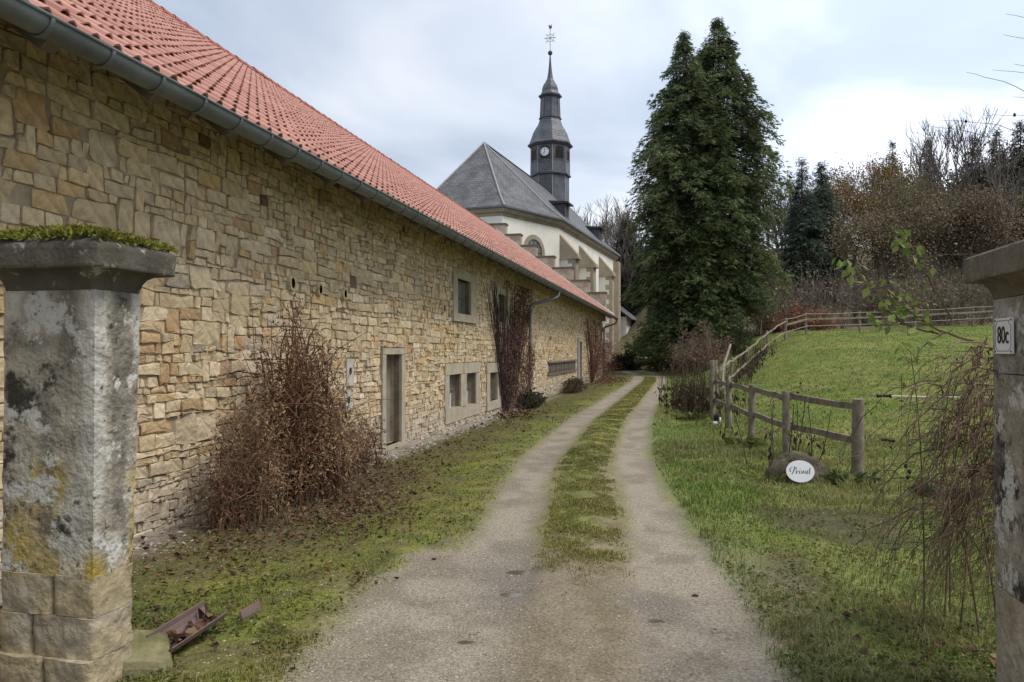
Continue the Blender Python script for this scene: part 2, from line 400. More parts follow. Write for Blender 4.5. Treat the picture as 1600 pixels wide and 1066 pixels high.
def drive_z(x, y):
    l = x-pathx(y); _, g = zone_colour(np.array([x]), np.array([y]))
    return h1(x, y)+.006-.028*float(g[0])+(float(fbm(x*5, y*5, seed=40))-.5)*.022

def surf(x, y, g=None):
    x, y = np.asarray(x, float), np.asarray(y, float); l = x-pathx(y)
    if g is None: _, g = zone_colour(x, y)
    t = .006-.028*g+.03*np.exp(-(l/.25)**2)*sstep((y-5)/1.5)+(fbm(x*5, y*5, seed=40)-.5)*.022-pits(x, y)
    return H(x, y)+np.where((np.abs(l) < 1.45) & (y < 62), t, 0)
for k, (x, y, a, b) in enumerate(PUD[:4]):
    n = 22; t = np.arange(n)/n*2*PI
    rr = 1+.22*(vnoise(np.cos(t)*2+k*7, np.sin(t)*2)-.5)*2
    zc = drive_z(x, y)-.034+.013
    V = [(x, y, zc)]+[(x+a*r_*math.cos(q), y+b*r_*math.sin(q), zc) for q, r_ in zip(t, rr)]
    o = MB().add(V, [(0, 1+i, 1+(i+1) % n) for i in range(n)]).build('puddle', M_puddle)
    struct(o, label='small muddy puddle in the gravel wheel rut')

# ------------------------------------------------------------------ barn (local frame: x out of the wall, y along it, z up)
barn = empty('stone_barn', (*(R*-4.6), 0), -TH)
tag(barn, 'long rubble stone barn with red tiled roof beside the track', 'barn')
Y0, Y1 = -1.5, 44.6
ROOF_E, ROOF_ZE, RIDGE_X, RIDGE_Z = .78, 3.65, -6.6, 9.1
SLOPE = (RIDGE_Z-ROOF_ZE)/(ROOF_E-RIDGE_X)
WT = 4.05
# openings: y0,y1,z0,z1 of the hole
OPEN = dict(door=(11.02, 11.70, .08, 1.55), up1=(14.90, 15.92, 2.40, 3.14), up2=(18.46, 19.32, 2.36, 3.08),
            lo1=(14.37, 15.18, .42, 1.12), lo2=(15.61, 16.39, .40, 1.11), lo3=(17.62, 18.39, .36, 1.07),
            vent=(25.9, 33.0, .78, 1.18), gate=(34.0, 35.4, -.2, 2.05))
BLOCK = dict(door=(10.86, 11.88, -.02, 1.66), up1=(14.58, 16.40, 2.22, 3.34), up2=(18.10, 19.66, 2.20, 3.26),
             lo12=(14.08, 16.72, .14, 1.36), lo3=(17.30, 18.72, .14, 1.32), vent=(25.9, 33.0, .78, 1.18), gate=(33.55, 35.4, -.3, 2.2),
             pa=(9.60, 9.88, 1.10, 1.50), pb=(9.56, 9.82, .74, 1.05))
ys = sorted({Y0, Y1, *[v for o in OPEN.values() for v in o[:2]]}); zs = sorted({-.4, WT, *[v for o in OPEN.values() for v in o[2:]]})
zs = [z for z in zs if z >= -.4]
mb = MB()
for a, b in zip(ys[:-1], ys[1:]):
    for c, d in zip(zs[:-1], zs[1:]):
        ym, zm = (a+b)/2, (c+d)/2
        if any(o[0] < ym < o[1] and o[2] < zm < o[3] for o in OPEN.values()): continue
        mb.add([(0, a, c), (0, b, c), (0, b, d), (0, a, d)], [(0, 1, 2, 3)])
for nm, (a, b, c, d) in OPEN.items():          # reveals
    w = -.32
    mb.add([(0,a,c),(w,a,c),(w,a,d),(0,a,d)], [(0,1,2,3)]); mb.add([(0,b,c),(0,b,d),(w,b,d),(w,b,c)], [(0,1,2,3)])
    mb.add([(0,a,d),(w,a,d),(w,b,d),(0,b,d)], [(0,1,2,3)]); mb.add([(0,a,c),(0,b,c),(w,b,c),(w,a,c)], [(0,1,2,3)])
# back wall and near gable
mb.box((-13.2, Y0, -.4), (-12.8, Y1, WT)); mb.box((-12.8, Y0, -.4), (-.33, Y0+.4, WT))
wall = mb.build('wall', M_mortar, barn)

PAL = np.array([[.50,.425,.29],[.56,.49,.35],[.47,.40,.26],[.52,.42,.26],[.43,.37,.27],[.48,.35,.18],[.41,.27,.14],[.36,.33,.28],[.58,.52,.40],[.27,.17,.11],[.17,.125,.10]])
PW = np.array([.24,.22,.18,.13,.07,.045,.02,.02,.06,.010,.006]); PW /= PW.sum(); PAL = PAL*np.array([1.05, .955, .885]); PAL[:10] = PAL[:10]*.78+np.array([.485, .415, .30])*.22
sr = np.random.default_rng(3)
def stone_mesh(y0a, y0b, y1a, y1b, z00, z01, z10, z11, depth):
    """corners bottom-left (y0a,z00), bottom-right (y1a,z01), top-right (y1b,z11), top-left (y0b,z10)"""
    q = np.array([(y0a, z00), (y1a, z01), (y1b, z11), (y0b, z10)]); c = q.mean(0)
    w, h = q[:, 0].max()-q[:, 0].min(), q[:, 1].max()-q[:, 1].min(); s = min(w, h)
    out = []
    for i in range(4):
        p, nx, pv = q[i], q[(i+1) % 4], q[i-1]
        f = sr.uniform(.04, .20)*s
        dn, dp = (nx-p)/np.linalg.norm(nx-p), (pv-p)/np.linalg.norm(pv-p)
        out.append(p+dp*f*sr.uniform(.5, 1)); out.append(p+dn*f*sr.uniform(.5, 1))
        if np.linalg.norm(nx-p) > .2: out.append((p+nx)/2+sr.normal(size=2)*.008)
    O = np.array(out); n = len(O)
    O = O+sr.normal(size=O.shape)*.0035
    ins = min(.007, s*.06)
    dirs = (c-O)/np.linalg.norm(c-O, axis=1)[:, None]
    I1 = O+dirs*ins*.25; I2 = O+dirs*(ins+s*.055)*sr.uniform(.5, 1.5, (n, 1))
    tilt = sr.normal(size=2)*.06
    def xd(Q, base, nz): return base+(Q-c)@tilt+sr.normal(size=len(Q))*nz
    V = np.concatenate([np.c_[np.full(n, -.02), O], np.c_[xd(I1, depth*.90, .003), I1], np.c_[xd(I2, depth, .0028), I2], [[depth*1.0+sr.normal()*.0025, *(c+sr.normal(size=2)*s*.12)]]])
    F = []
    for i in range(n):
        k = (i+1) % n
        F += [(i, k, n+k, n+i), (n+i, n+k, 2*n+k, 2*n+i), (2*n+i, 2*n+k, 3*n)]
    return V, F
stones = []
zc = -.28; courses = []
while zc < WT:
    hh = sr.choice([.075, .10, .125, .15, .18, .21, .26], p=[.20, .27, .22, .15, .09, .05, .02])
    hh *= .92 if zc > 1.75 else .68
    courses.append((zc, zc+hh)); zc += hh
def edge(i, y): return courses[i][0]+(vnoise(y*1.1, i*5.3, seed=5)-.5)*.06+(vnoise(y*4.5, i*9.1, seed=6)-.5)*.032 if i < len(courses) else WT+.02
taken = {i: [] for i in range(len(courses)+2)}
JO = .0055
for i, (za, zb) in enumerate(courses):
    y = Y0+sr.uniform(0, .3)
    tk = sorted(taken[i])
    while y < Y1-.05:
        hit = [t for t in tk if t[0]-.02 <= y < t[1]]
        if hit: y = hit[0][1]; continue
        nxt = min([t[0] for t in tk if t[0] > y]+[Y1])
        w = (zb-za)*sr.uniform(1.0, 3.2) if sr.random() < .8 else sr.uniform(.06, .13)
        w = float(np.clip(w, .07, .48)*(1.0 if y < 20 else 1.3))
        if nxt-y-w < .08: w = nxt-y
        if w > .8: w = w/2
        y2 = y+w
        top = i+1
        if sr.random() < (.17 if za > 2.2 else .08) and w < .45 and i+1 < len(courses) and not any(t[0] < y2 and t[1] > y for t in taken[i+1]):
            top = i+2; taken[i+1].append((y, y2))
        z00, z01, z10, z11 = edge(i, y), edge(i, y2), edge(top, y), edge(top, y2)
        segs = [(y, y2, z00, z01, z10, z11)]
        for (a, b, c, d) in BLOCK.values():
            new = []
            for s_ in segs:
                u0, u1, b0, b1, t0, t1 = s_
                if u1 <= a or u0 >= b or max(t0, t1) <= c or min(b0, b1) >= d: new.append(s_); continue
                lerp = lambda v, p, r_: p+(r_-p)*(v-u0)/(u1-u0)
                if u0 < a-.05: new.append((u0, a, b0, lerp(a, b0, b1), t0, lerp(a, t0, t1)))
                if u1 > b+.05: new.append((b, u1, lerp(b, b0, b1), b1, lerp(b, t0, t1), t1))
                m0, m1 = max(u0, a), min(u1, b)
                if m1-m0 > .06:
                    if max(t0, t1) > d+.04: new.append((m0, m1, d, d, max(t0, d+.03), max(t1, d+.03)))
                    if min(b0, b1) < c-.04: new.append((m0, m1, min(b0, c-.03), min(b1, c-.03), c, c))
            segs = new
        new = []
        for (u0, u1, b0, b1, t0, t1) in segs:
            hm = (t0+t1-b0-b1)/2
            if hm > .14 and sr.random() < (.30 if u0 < 7.0 else .85):
                f = sr.uniform(.35, .65); m0, m1 = b0+(t0-b0)*f, b1+(t1-b1)*f+sr.normal()*.012
                for (ba, bb, ta, tb) in ((b0, b1, m0, m1), (m0, m1, t0, t1)):
                    if u1-u0 > .26 and sr.random() < .6:
                        um = u0+(u1-u0)*sr.uniform(.35, .65); q = (um-u0)/(u1-u0); bm, tm = ba+(bb-ba)*q, ta+(tb-ta)*q
                        new += [(u0, um, ba, bm, ta, tm), (um, u1, bm, bb, tm, tb)]
                    else: new.append((u0, u1, ba, bb, ta, tb))
            else: new.append((u0, u1, b0, b1, t0, t1))
        segs = new
        for (u0, u1, b0, b1, t0, t1) in segs:
            if u1-u0 < .05: continue
            ja, jb = sr.normal()*.02, sr.normal()*.02
            g = JO*sr.choice([.2, .6, 1.0, 1.8], p=[.30, .30, .25, .15])
            dep = float(np.clip(sr.normal(.022, .009), .008, .05))
            V, F = stone_mesh(u0+g+min(ja, 0)*0, u0+g+max(ja, 0), u1-g, u1-g-max(jb, 0), b0+g, b1+g, t0-g, t1-g, dep)
            ci = sr.choice(len(PAL), p=PW); c = PAL[ci]*sr.uniform(.92, 1.16)
            zm = (b0+t0)/2; ym = (u0+u1)/2
            band = float(fbm(ym*.5, zm*1.2, seed=70))
            if band > .58 and sr.random() < .28 and zm > .6: c = PAL[sr.choice([3, 5, 5, 6])]*sr.uniform(.85, 1.1)
            lowg = float(np.clip((.75-zm)/.6, 0, 1))
            c = c*(1-lowg*.7)+np.array([.47, .415, .33])*sr.uniform(.85, 1.1)*lowg*.7
            
            stones.append((ym, zm, u1-u0, t0-b0, V, F, c))
        y = y2
def proj(P):
    """rough pixel of a world point for choosing which pieces show largest"""
    z = P[1]; return (800+1155*P[0]/z, 549-1155*(P[2]-CAM_H)/z, z) if z > .3 else (-9e9, 0, 1)
def bw(x, y, z): p = R*(x-4.6)+U*y; return (p[0], p[1], z)
def show(x, y, z, area, nrm):
    P = bw(x, y, z); px, py, d = proj(P)
    if not (-5 < px < 1605 and -5 < py < 1070) or (px < 212 and py > 385): return 0
    v = np.array([0, 0, CAM_H])-np.array(P); dd = np.linalg.norm(v)
    n = np.array([*(R*nrm[0]), nrm[1]]); return area*abs(v@n)/dd**3
rank = sorted(range(len(stones)), key=lambda k: -show(0, stones[k][0], stones[k][1], stones[k][2]*stones[k][3], (1, 0)))
big = set(rank[:300])
mass = MB()
for k, (ym, zm, w, h, V, F, c) in enumerate(stones):
    if k in big: MB().add(V-np.array([0, ym, zm]), F, c).build('stone', M_stone, wall, loc=(0, ym, zm))
    else: mass.add(V, F, c)
struct(mass.build('stone_mass', M_stone, wall), 'stuff')

# dressed surrounds, panes, infill
def part(name, mat, parent, lo, hi, **k): return MB().box(lo, hi).build(name, mat, parent, **k)
def frame(nm, hole, blk, names=('lintel', 'sill', 'jamb')):
    a, b, c, d = hole; A, B, Cc, D = blk; x1 = .05
    par = empty(nm, (0, 0, 0)); par.parent = barn
    part('lintel', M_surround, par, (-.1, A+.01, d), (x1+.006, B-.01, D-.01))
    part('sill', M_surround, par, (-.1, A+.01, Cc+.01), (x1+.01, B-.01, c))
    part('jamb', M_surround, par, (-.1, A+.012, c), (x1, a, d)); part('jamb', M_surround, par, (-.1, b, c), (x1-.002, B-.012, d))
    return par
door = frame('doorway', OPEN['door'], BLOCK['door'])
part('infill', M_render, door, (-.30, OPEN['door'][0], OPEN['door'][2]), (-.16, OPEN['door'][1], OPEN['door'][3]))
def glazing(par, hole, bars=True, shutter=False):
    a, b, c, d = hole
    part('pane', M_glass, par, (-.16, a, c), (-.145, b, d))
    part('glazing_bar', M_oldwood, par, (-.143, a+(b-a)*.42, c+.003), (-.115, a+(b-a)*.42+.045, d-.003))
    part('glazing_bar', M_oldwood, par, (-.144, a+.003, c+(d-c)*.5), (-.12, b-.003, c+(d-c)*.5+.04))
for nm in ('up1', 'up2'): glazing(frame('window', OPEN[nm], BLOCK[nm]), OPEN[nm])
w3 = frame('window', OPEN['lo3'], BLOCK['lo3']); glazing(w3, OPEN['lo3'])
A, B, Cc, D = BLOCK['lo12']; par = empty('double_window'); par.parent = barn
part('lintel', M_surround, par, (-.1, A+.01, 1.12), (.042, 15.36, D-.01)); part('lintel', M_surround, par, (-.1, 15.385, 1.115), (.045, B-.01, D-.015))
part('sill', M_surround, par, (-.1, A+.01, Cc), (.046, 15.30, .415)); part('sill', M_surround, par, (-.1, 15.32, Cc+.01), (.043, B-.01, .395))
part('jamb', M_surround, par, (-.1, A+.012, .418), (.036, 14.37, 1.118)); part('mullion', M_surround, par, (-.1, 15.18, .418), (.038, 15.61, 1.112)); part('jamb', M_surround, par, (-.1, 16.39, .40), (.036, B-.012, 1.112))
for nm in ('lo1', 'lo2'):
    a, b, c, d = OPEN[nm]
    glazing(par, OPEN[nm])
    part('shutter_board', M_oldwood, par, (-.113, a+.002, c+(d-c)*.44), (-.09, a+(b-a)*.5, d-.01))
    MB().tube([(-.06, a+.02, c+.30), (-.06, a+(b-a)*.75, c+.33)], .014, 6).build('window_stay', M_iron, par)
    MB().tube([(-.06, a+(b-a)*.4, c+.01), (-.06, a+(b-a)*.42, c+.31)], .016, 6).build('window_post', M_white, par)
M_anchor = material('anchor_plaster', base=(0.44, 0.415, 0.36), nscale=6, namp=0.25, bump=0.2, rough=0.95)
# wall anchors, putlog holes
for (y, z0, z1) in ((9.74, 1.11, 1.49), (9.69, .75, 1.04)):
    pl = part('anchor_plate', M_anchor, barn, (-.02, y-.12, z0), (.034, y+.12, z1))
    zc_ = z0+(z1-z0)*.55; n = 12
    V = [(.037, y+.04*math.cos(2*PI*i/n), zc_+.055*math.sin(2*PI*i/n)) for i in range(n)]
    MB().add(V, [tuple(range(n))]).build('anchor_hole', M_black, pl)
for (y, z, r) in ((8.08, 2.42, .055), (8.78, 2.40, .05), (9.51, 2.40, .05), (13.96, 2.45, .06), (14.42, 2.40, .05), (4.55, 2.18, .09)):
    n = 12; t = np.arange(n)/n*2*PI
    rad = r*(1+.25*(vnoise(np.cos(t)*1.5+y, np.sin(t)*1.5)-.5))
    Vo = [(.066, y+rad[i]*1.5*math.cos(t[i]), z+rad[i]*1.7*math.sin(t[i])) for i in range(n)]; Vi = [(.068, y+rad[i]*.8*math.cos(t[i]), z+rad[i]*1.15*math.sin(t[i])) for i in range(n)]
    Vb = [(-.0, y+rad[i]*2.0*math.cos(t[i]), z+rad[i]*2.1*math.sin(t[i])) for i in range(n)]
    F = [(i, (i+1) % n, n+(i+1) % n, n+i) for i in range(n)]+[(2*n+i, 2*n+(i+1) % n, (i+1) % n, i) for i in range(n)]
    hol = MB().add(Vo+Vi+Vb, F, (.42, .34, .22)).build('putlog_hole', M_stone, barn)
    Vd = [(.03, v[1], v[2]) for v in Vi]
    MB().add(Vi+Vd, [(i, (i+1) % n, n+(i+1) % n, n+i) for i in range(n)]+[tuple(range(n, 2*n))]).build('hole_shadow_cavity', M_black, hol)
# slatted vent
vent = empty('slatted_vent'); vent.parent = barn
part('back_board', M_darkwood, vent, (-.25, 25.9, .78), (-.2, 33.0, 1.18))
part('vent_rail', M_oldwood, vent, (-.01, 25.8, 1.165), (.085, 33.1, 1.225)); part('vent_rail', M_oldwood, vent, (-.01, 25.8, .735), (.085, 33.1, .795))
ymesh = None
for k in range(34):
    y = 25.95+k*.207
    if ymesh is None: s0 = part('slat', M_oldwood, vent, (.0, -.055, .797), (.03, .055, 1.163), loc=(0, y, 0)); ymesh = s0
    else:
        o = s0.copy(); COL.objects.link(o); o.parent = vent; o.location = (sr.uniform(-.008, .008), y, 0)
gate_ = empty('barn_door'); gate_.parent = barn
part('door_leaf', M_oldwood, gate_, (-.2, 34.0, -.1), (-.15, 35.4, 2.05)); part('door_post', M_lead, gate_, (-.05, 33.57, -.2), (.09, 33.98, 2.12))
part('lintel', M_surround, gate_, (-.1, 33.99, 2.055), (.06, 35.4, 2.19))

# roof: boards, rafters, tiles, gutter
cs = math.cos(math.atan(SLOPE)); sn = math.sin(math.atan(SLOPE))
def rp(t, y, lift=0.0):   # t metres up the slope from the eave
    return np.array([ROOF_E-t*cs+lift*sn, y, ROOF_ZE+t*sn+lift*cs])
TL = math.hypot(ROOF_E-RIDGE_X, RIDGE_Z-ROOF_ZE)
mb = MB()
Pn = [rp(.03, Y0, -.03), rp(.03, Y1, -.03), rp(TL, Y1, -.03), rp(TL, Y0, -.03)]; Pu = [rp(.03, Y0, -.06), rp(.03, Y1, -.06), rp(TL, Y1, -.06), rp(TL, Y0, -.06)]
mb.add(Pn+Pu, [(0, 1, 2, 3), (7, 6, 5, 4), (0, 4, 5, 1), (1, 5, 6, 2), (3, 7, 4, 0)])
bx_ = 2*RIDGE_X-ROOF_E
mb.add([(RIDGE_X, Y0, RIDGE_Z-.03), (RIDGE_X, Y1, RIDGE_Z-.03), (bx_, Y1, ROOF_ZE), (bx_, Y0, ROOF_ZE)], [(0, 1, 2, 3)])
roof = mb.build('roof', M_darkwood, barn)
prof = [(-.010, .010), (.0, .034), (.026, .048), (.053, .036), (.072, .012), (.11, .002), (.153, .003), (.189, .017)]
CW, RH = .192, .30
tv, tf = [], []
n = len(prof)
for (w, h) in prof: tv.append((h+.044, w, 0))          # lower edge: (lift, y, t)
for (w, h) in prof: tv.append((h+.002, w, RH+.06))
for (w, h) in prof: tv.append((h+.030, w, 0))
for i in range(n-1):
    tf.append((i, i+1, n+i+1, n+i)); tf.append((2*n+i+1, 2*n+i, i, i+1)[::-1])
tv = np.array(tv)
def tile_verts(): return np.stack([-tv[:, 2]*cs+tv[:, 0]*sn, tv[:, 1], tv[:, 2]*sn+tv[:, 0]*cs], 1)
TVL = tile_verts(); tfa = np.array([f for f in tf])
rows, cols = int(TL/RH), int((Y1-Y0-.1)/CW)
tl = []
for r_ in range(rows):
    for c_ in range(cols):
        t, y = r_*RH-.045, Y0+.02+c_*CW
        p = rp(t, y, sr.normal()*.0035); tl.append((p, show(p[0], p[1], p[2], CW*RH, (sn, cs))))
order = sorted(range(len(tl)), key=lambda k: -tl[k][1]); bigt = set(order[:300])
shades = [np.array(c)*s for c in ([.45, .235, .185], [.42, .215, .17], [.475, .25, .20]) for s in (.93, 1.0, 1.06)]
tmesh = {}
rest_p, rest_c = [], []
for k, (p, a) in enumerate(tl):
    si = int(sr.integers(len(shades)))
    if k in bigt:
        if si not in tmesh:
            o = MB().arr(TVL, tfa, shades[si]).build('tile', M_tile, roof, loc=p); tmesh[si] = o
        else:
            o = tmesh[si].copy(); COL.objects.link(o); o.parent = roof; o.location = p
    else: rest_p.append(p); rest_c.append(shades[si])
rest_p = np.array(rest_p); N_ = len(rest_p)
V = (rest_p[:, None, :]+TVL[None]).reshape(-1, 3); F = (np.arange(N_)[:, None, None]*len(TVL)+tfa[None]).reshape(-1, 4)
mb = MB(); mb.arr(V, F, np.repeat(np.array(rest_c), len(TVL), 0))
struct(mb.build('tile_field', M_tile, roof), 'stuff')
ridge = None
for k in range(int((Y1-Y0)/.40)):
    y = Y0+k*.40
    if ridge is None:
        V, F = [], []; n = 7
        for yy, rr_ in ((0, .135), (.44, .115)):
            for j in range(n): t = PI*(j/(n-1))*1.1-.05*PI; V.append((rr_*math.cos(t), yy, rr_*math.sin(t)*.8))
        F = [(j, j+1, n+j+1, n+j) for j in range(n-1)]
        ridge = MB().add(V, F, (.40, .15, .11)).build('ridge_tile', M_tile, roof, loc=(RIDGE_X, y, RIDGE_Z+.02))
    else:
        o = ridge.copy(); COL.objects.link(o); o.parent = roof; o.location = (RIDGE_X, y, RIDGE_Z+.02+sr.normal()*.006)
# rafters and wall plate under the eaves
raf = None
for k in range(46):
    y = Y0+.5+k*1.0
    if y > Y1-.2: break
    if raf is None:
        mb = MB(); a0, a1 = rp(.06, 0, -.062), rp(1.5, 0, -.062); b0, b1 = rp(.10, 0, -.20), rp(1.5, 0, -.20)
        V = [(*q[:1], s_, q[2]) for s_ in (-.055, .055) for q in (a0, a1, b1, b0)]
        mb.add(V, [(0, 1, 2, 3), (7, 6, 5, 4), (0, 4, 5, 1), (1, 5, 6, 2), (2, 6, 7, 3), (3, 7, 4, 0)])
        raf = mb.build('rafter', M_oldwood, barn, loc=(0, y, 0))
    else:
        o = raf.copy(); COL.objects.link(o); o.parent = barn; o.location = (0, y, 0)
part('wall_plate', M_oldwood, barn, (-.3, Y0, WT-.14), (-.01, Y1, WT+.06))
GX, GZ, GR = .88, 3.58, .092
n = 12; V, F = [], []
for y in (Y0, Y1+.35):
    for rad in (GR, GR-.006):
        for j in range(n+1): t = PI+PI*j/n; V.append((GX+rad*math.cos(t), y, GZ+rad*math.sin(t)*1.05))
m_ = n+1
for j in range(n): F += [(j, j+1, 2*m_+j+1, 2*m_+j), (m_+j+1, m_+j, 3*m_+j, 3*m_+j+1)]
F += [(m_, 0, 2*m_, 3*m_), (n, m_+n, 3*m_+n, 2*m_+n)]
gut = MB().add(V, F).build('gutter', M_zinc, barn, smooth=True)
MB().tube([(GX+GR+.004, Y0, GZ+.004), (GX+GR+.004, Y1+.35, GZ+.004)], .012, 8).build('gutter_bead', M_zinc, gut, smooth=True)
br = None
for k in range(95):
    y = Y0+.3+k*.485
    if y > Y1: break
    if br is None:
        V, F = [], []
        for yy in (-.014, .014):
            for rad in (GR+.004, GR+.012):
                for j in range(n+1): t = PI+PI*j/n; V.append((rad*math.cos(t), yy, rad*math.sin(t)*1.05))
        for j in range(n): F += [(m_+j, m_+j+1, 3*m_+j+1, 3*m_+j), (j+1, j, m_+j, m_+j+1), (2*m_+j, 2*m_+j+1, 3*m_+j+1, 3*m_+j)]
        br = MB().add(V, F).build('bracket', M_zinc, gut, loc=(GX, y, GZ))
    else:
        o = br.copy(); COL.objects.link(o); o.parent = gut; o.location = (GX, y, GZ)
def downpipe(pts, r=.045):
    mb = MB(); P = [Vector(p) for p in pts]; sm = []
    for i in range(len(P)):
        if 0 < i < len(P)-1:
            a, b = (P[i-1]-P[i]).normalized(), (P[i+1]-P[i]).normalized(); d = .14
            for q in range(5):
                s_ = q/4; sm.append((P[i]+a*d)*(1-s_)**2+P[i]*2*s_*(1-s_)+(P[i]+b*d)*s_**2)
        else: sm.append(P[i])
    mb.tube([tuple(p) for p in sm], r, 10); return mb.build('downpipe', M_zinc, barn, smooth=True)
dp = downpipe([(GX, 23.05, GZ-.06), (GX, 23.0, GZ-.28), (.12, 22.25, 3.02), (.12, 22.2, .02)])
for z in (.9, 2.4): MB().tube([(.12, 22.2, z), (.12, 22.2, z+.05)], .054, 10).build('pipe_clip', M_zinc, dp)
downpipe([(GX, Y1+.2, GZ-.06), (GX, Y1+.2, GZ-.3), (.12, Y1+.25, 3.05), (.12, Y1+.25, .4)], .05)
# stepped far gable
gab = MB()
gy0, gy1 = Y1+.02, Y1+.55
gab.add([(0, gy0, -.4), (-13.2, gy0, -.4), (-13.2, gy0, WT), (RIDGE_X, gy0, RIDGE_Z-.1), (0, gy0, WT), (0, gy1, -.4), (-13.2, gy1, -.4), (-13.2, gy1, WT), (RIDGE_X, gy1, RIDGE_Z-.1), (0, gy1, WT)],
        [(0, 4, 3, 2, 1), (5, 6, 7, 8, 9), (0, 5, 9, 4), (4, 9, 8, 3), (3, 8, 7, 2), (2, 7, 6, 1)])
gable = gab.build('gable', M_mortar, barn)
M_gst = material('gable_stone', base=(0.38, 0.335, 0.265), nscale=1.6, namp=0.3, bscale=10, bump=0.7, rough=0.95, spec=0.1)
for (da, db, zt) in ((11.95, 10.55, 9.57), (10.55, 9.6, 8.88), (9.6, 8.6, 8.16), (8.6, 7.5, 7.45), (7.5, 6.38, 6.74), (6.38, 5.35, 5.94), (5.35, 4.35, 5.18)):
    xa, xb = 4.6-da, 4.6-db
    zb_ = RIDGE_Z-abs((xa+xb)/2-RIDGE_X)*SLOPE-1.0
    st = part('gable_step', M_gst, gable, (xa+.004, gy0+.004, zb_), (xb-.004, gy1+.02, zt-.10))
    nb = 3
    for rr_ in range(2):
        for q in range(nb):
            w = (xb-xa)/nb; o_ = .5*w*(rr_ % 2)*0
            c = np.array([.42, .375, .30])*sr.uniform(.8, 1.12)
            MB().box((xa+q*w+.004, gy0-.02-sr.uniform(0, .02), zt-.11-(rr_+1)*.33+.003), (xa+(q+1)*w-.004, gy0+.1, zt-.115-rr_*.33), c).build('stone', M_stone, gable)
    part('capping_slab', M_cap2, st, (xa-.05, gy0-.07, zt-.098), (xb+.05, gy1+.08, zt))
mb = MB()
a, b = rp(.1, Y1-.13, .10), rp(TL, Y1-.13, .10); a2, b2 = rp(.1, Y1+.02, .13), rp(TL, Y1+.02, .13)
a3, b3 = rp(.1, Y1-.13, .03), rp(TL, Y1-.13, .03)
mb.add([a, b, b2, a2, a3, b3], [(0, 3, 2, 1), (0, 1, 5, 4)])
M_flash = material('pale_flashing', base=(0.52, 0.5, 0.46), nscale=3, namp=.15, bump=0, rough=.7)
mb.build('verge_flashing', M_flash, roof)

# ------------------------------------------------------------------ church
AX = np.array([.3256, .9455]); NL = np.array([-.9455, .3256])        # nave axis (away), left normal
P1 = np.array([-.68, 52.0]); P2 = np.array([3.62, 57.3]); P3 = P2+AX*22.5
P0 = P1+NL*6.6
HW = (P2-P1)@NL*-1
P5 = P0+AX*((P2-P1)@AX)+NL*HW; P4 = P5+AX*22.5
AXP = P1+NL*3.3                                                    # on the axis, in the apse face
foot = [P1, P2, P3, P4, P5, P0]
church = empty('church', (*(AXP+AX*12), h1(*(AXP+AX*12))))
tag(church, 'white plastered church with slate hip roof and slender clock tower behind the barn', 'church')
CO = np.array(church.location)
def offset(poly, d):
    poly = [np.asarray(p, float) for p in poly]; out = []
    for i in range(len(poly)):
        p, a, b = poly[i], poly[i-1], poly[(i+1) % len(poly)]
        u, v = (p-a)/np.linalg.norm(p-a), (b-p)/np.linalg.norm(b-p)
        n1_, n2_ = np.array([u[1], -u[0]]), np.array([v[1], -v[0]])
        out.append(p+(n1_+n2_)*d/(1+n1_@n2_))
    return out
def loft(mb, poly, profile, cap_top=False, cap_bot=False, col=(1, 1, 1)):
    V = []; n = len(poly)
    for (d, z) in profile:
        for p in (offset(poly, d) if d else poly): V.append((p[0]-CO[0], p[1]-CO[1], z-CO[2]))
    F = [(i*n+j, i*n+(j+1) % n, (i+1)*n+(j+1) % n, (i+1)*n+j) for i in range(len(profile)-1) for j in range(n)]
    if cap_top: F.append(tuple((len(profile)-1)*n+j for j in range(n)))
    if cap_bot: F.append(tuple(range(n-1, -1, -1)))
    return mb.add(V, F, col)
ccw = foot[:]
area = sum(foot[i][0]*foot[(i+1) % 6][1]-foot[(i+1) % 6][0]*foot[i][1] for i in range(6))
if area < 0: ccw = foot[::-1]
EZ = 11.6
cw_ = loft(MB(), ccw, [(0, -.5), (0, EZ)]).build('wall', M_plaster, church)
loft(MB(), ccw, [(.004, EZ-.44), (.08, EZ-.40), (.10, EZ-.26), (.26, EZ-.20), (.36, EZ-.02), (.36, EZ+.06)], True).build('cornice', M_brown, church)
loft(MB(), ccw, [(.37, EZ+.062), (.50, EZ+.075), (.50, EZ+.20), (.30, EZ+.24)]).build('roof_gutter', M_zinc, church)
RZ = 17.9
apex = AXP+AX*4.9; rend = AXP+AX*((P2-P1)@AX+22.5)
ev = offset(ccw, .48)
ridx = {}
mb = MB(); hips = []
def c3(p, z): return np.array([p[0]-CO[0], p[1]-CO[1], z-CO[2]])
for i in range(6):
    a, b = ev[i], ev[(i+1) % 6]
    pa, pb = ccw[i], ccw[(i+1) % 6]
    def top(p):
        s_ = (p-AXP)@AX; return rend if s_ > (P2-P1)@AX+5 else apex
    ta, tb = top(pa), top(pb)
    e0, e1 = c3(a, EZ+.15), c3(b, EZ+.15); t0, t1 = c3(ta, RZ), c3(tb, RZ)
    m0, m1 = e0*.80+t0*.20-np.array([0, 0, .22]), e1*.80+t1*.20-np.array([0, 0, .22])
    mb.add([e0, e1, m1, m0], [(0, 1, 2, 3)])
    mb.add([m0, m1, t0], [(0, 1, 2)]) if np.allclose(t0, t1) else mb.add([m0, m1, t1, t0], [(0, 1, 2, 3)])
    hips.append((e0, m0, t0))
croof = mb.build('roof', M_slate, church, uv=True)
for (e0, m0, t0) in hips:
    MB().tube([e0+[0, 0, .04], m0+[0, 0, .04], t0+[0, 0, .03]], .07, 6).build('hip_flashing', M_lead, croof)
MB().tube([c3(apex, RZ+.02), c3(rend, RZ+.02)], .09, 6).build('ridge_flashing', M_slate, croof)
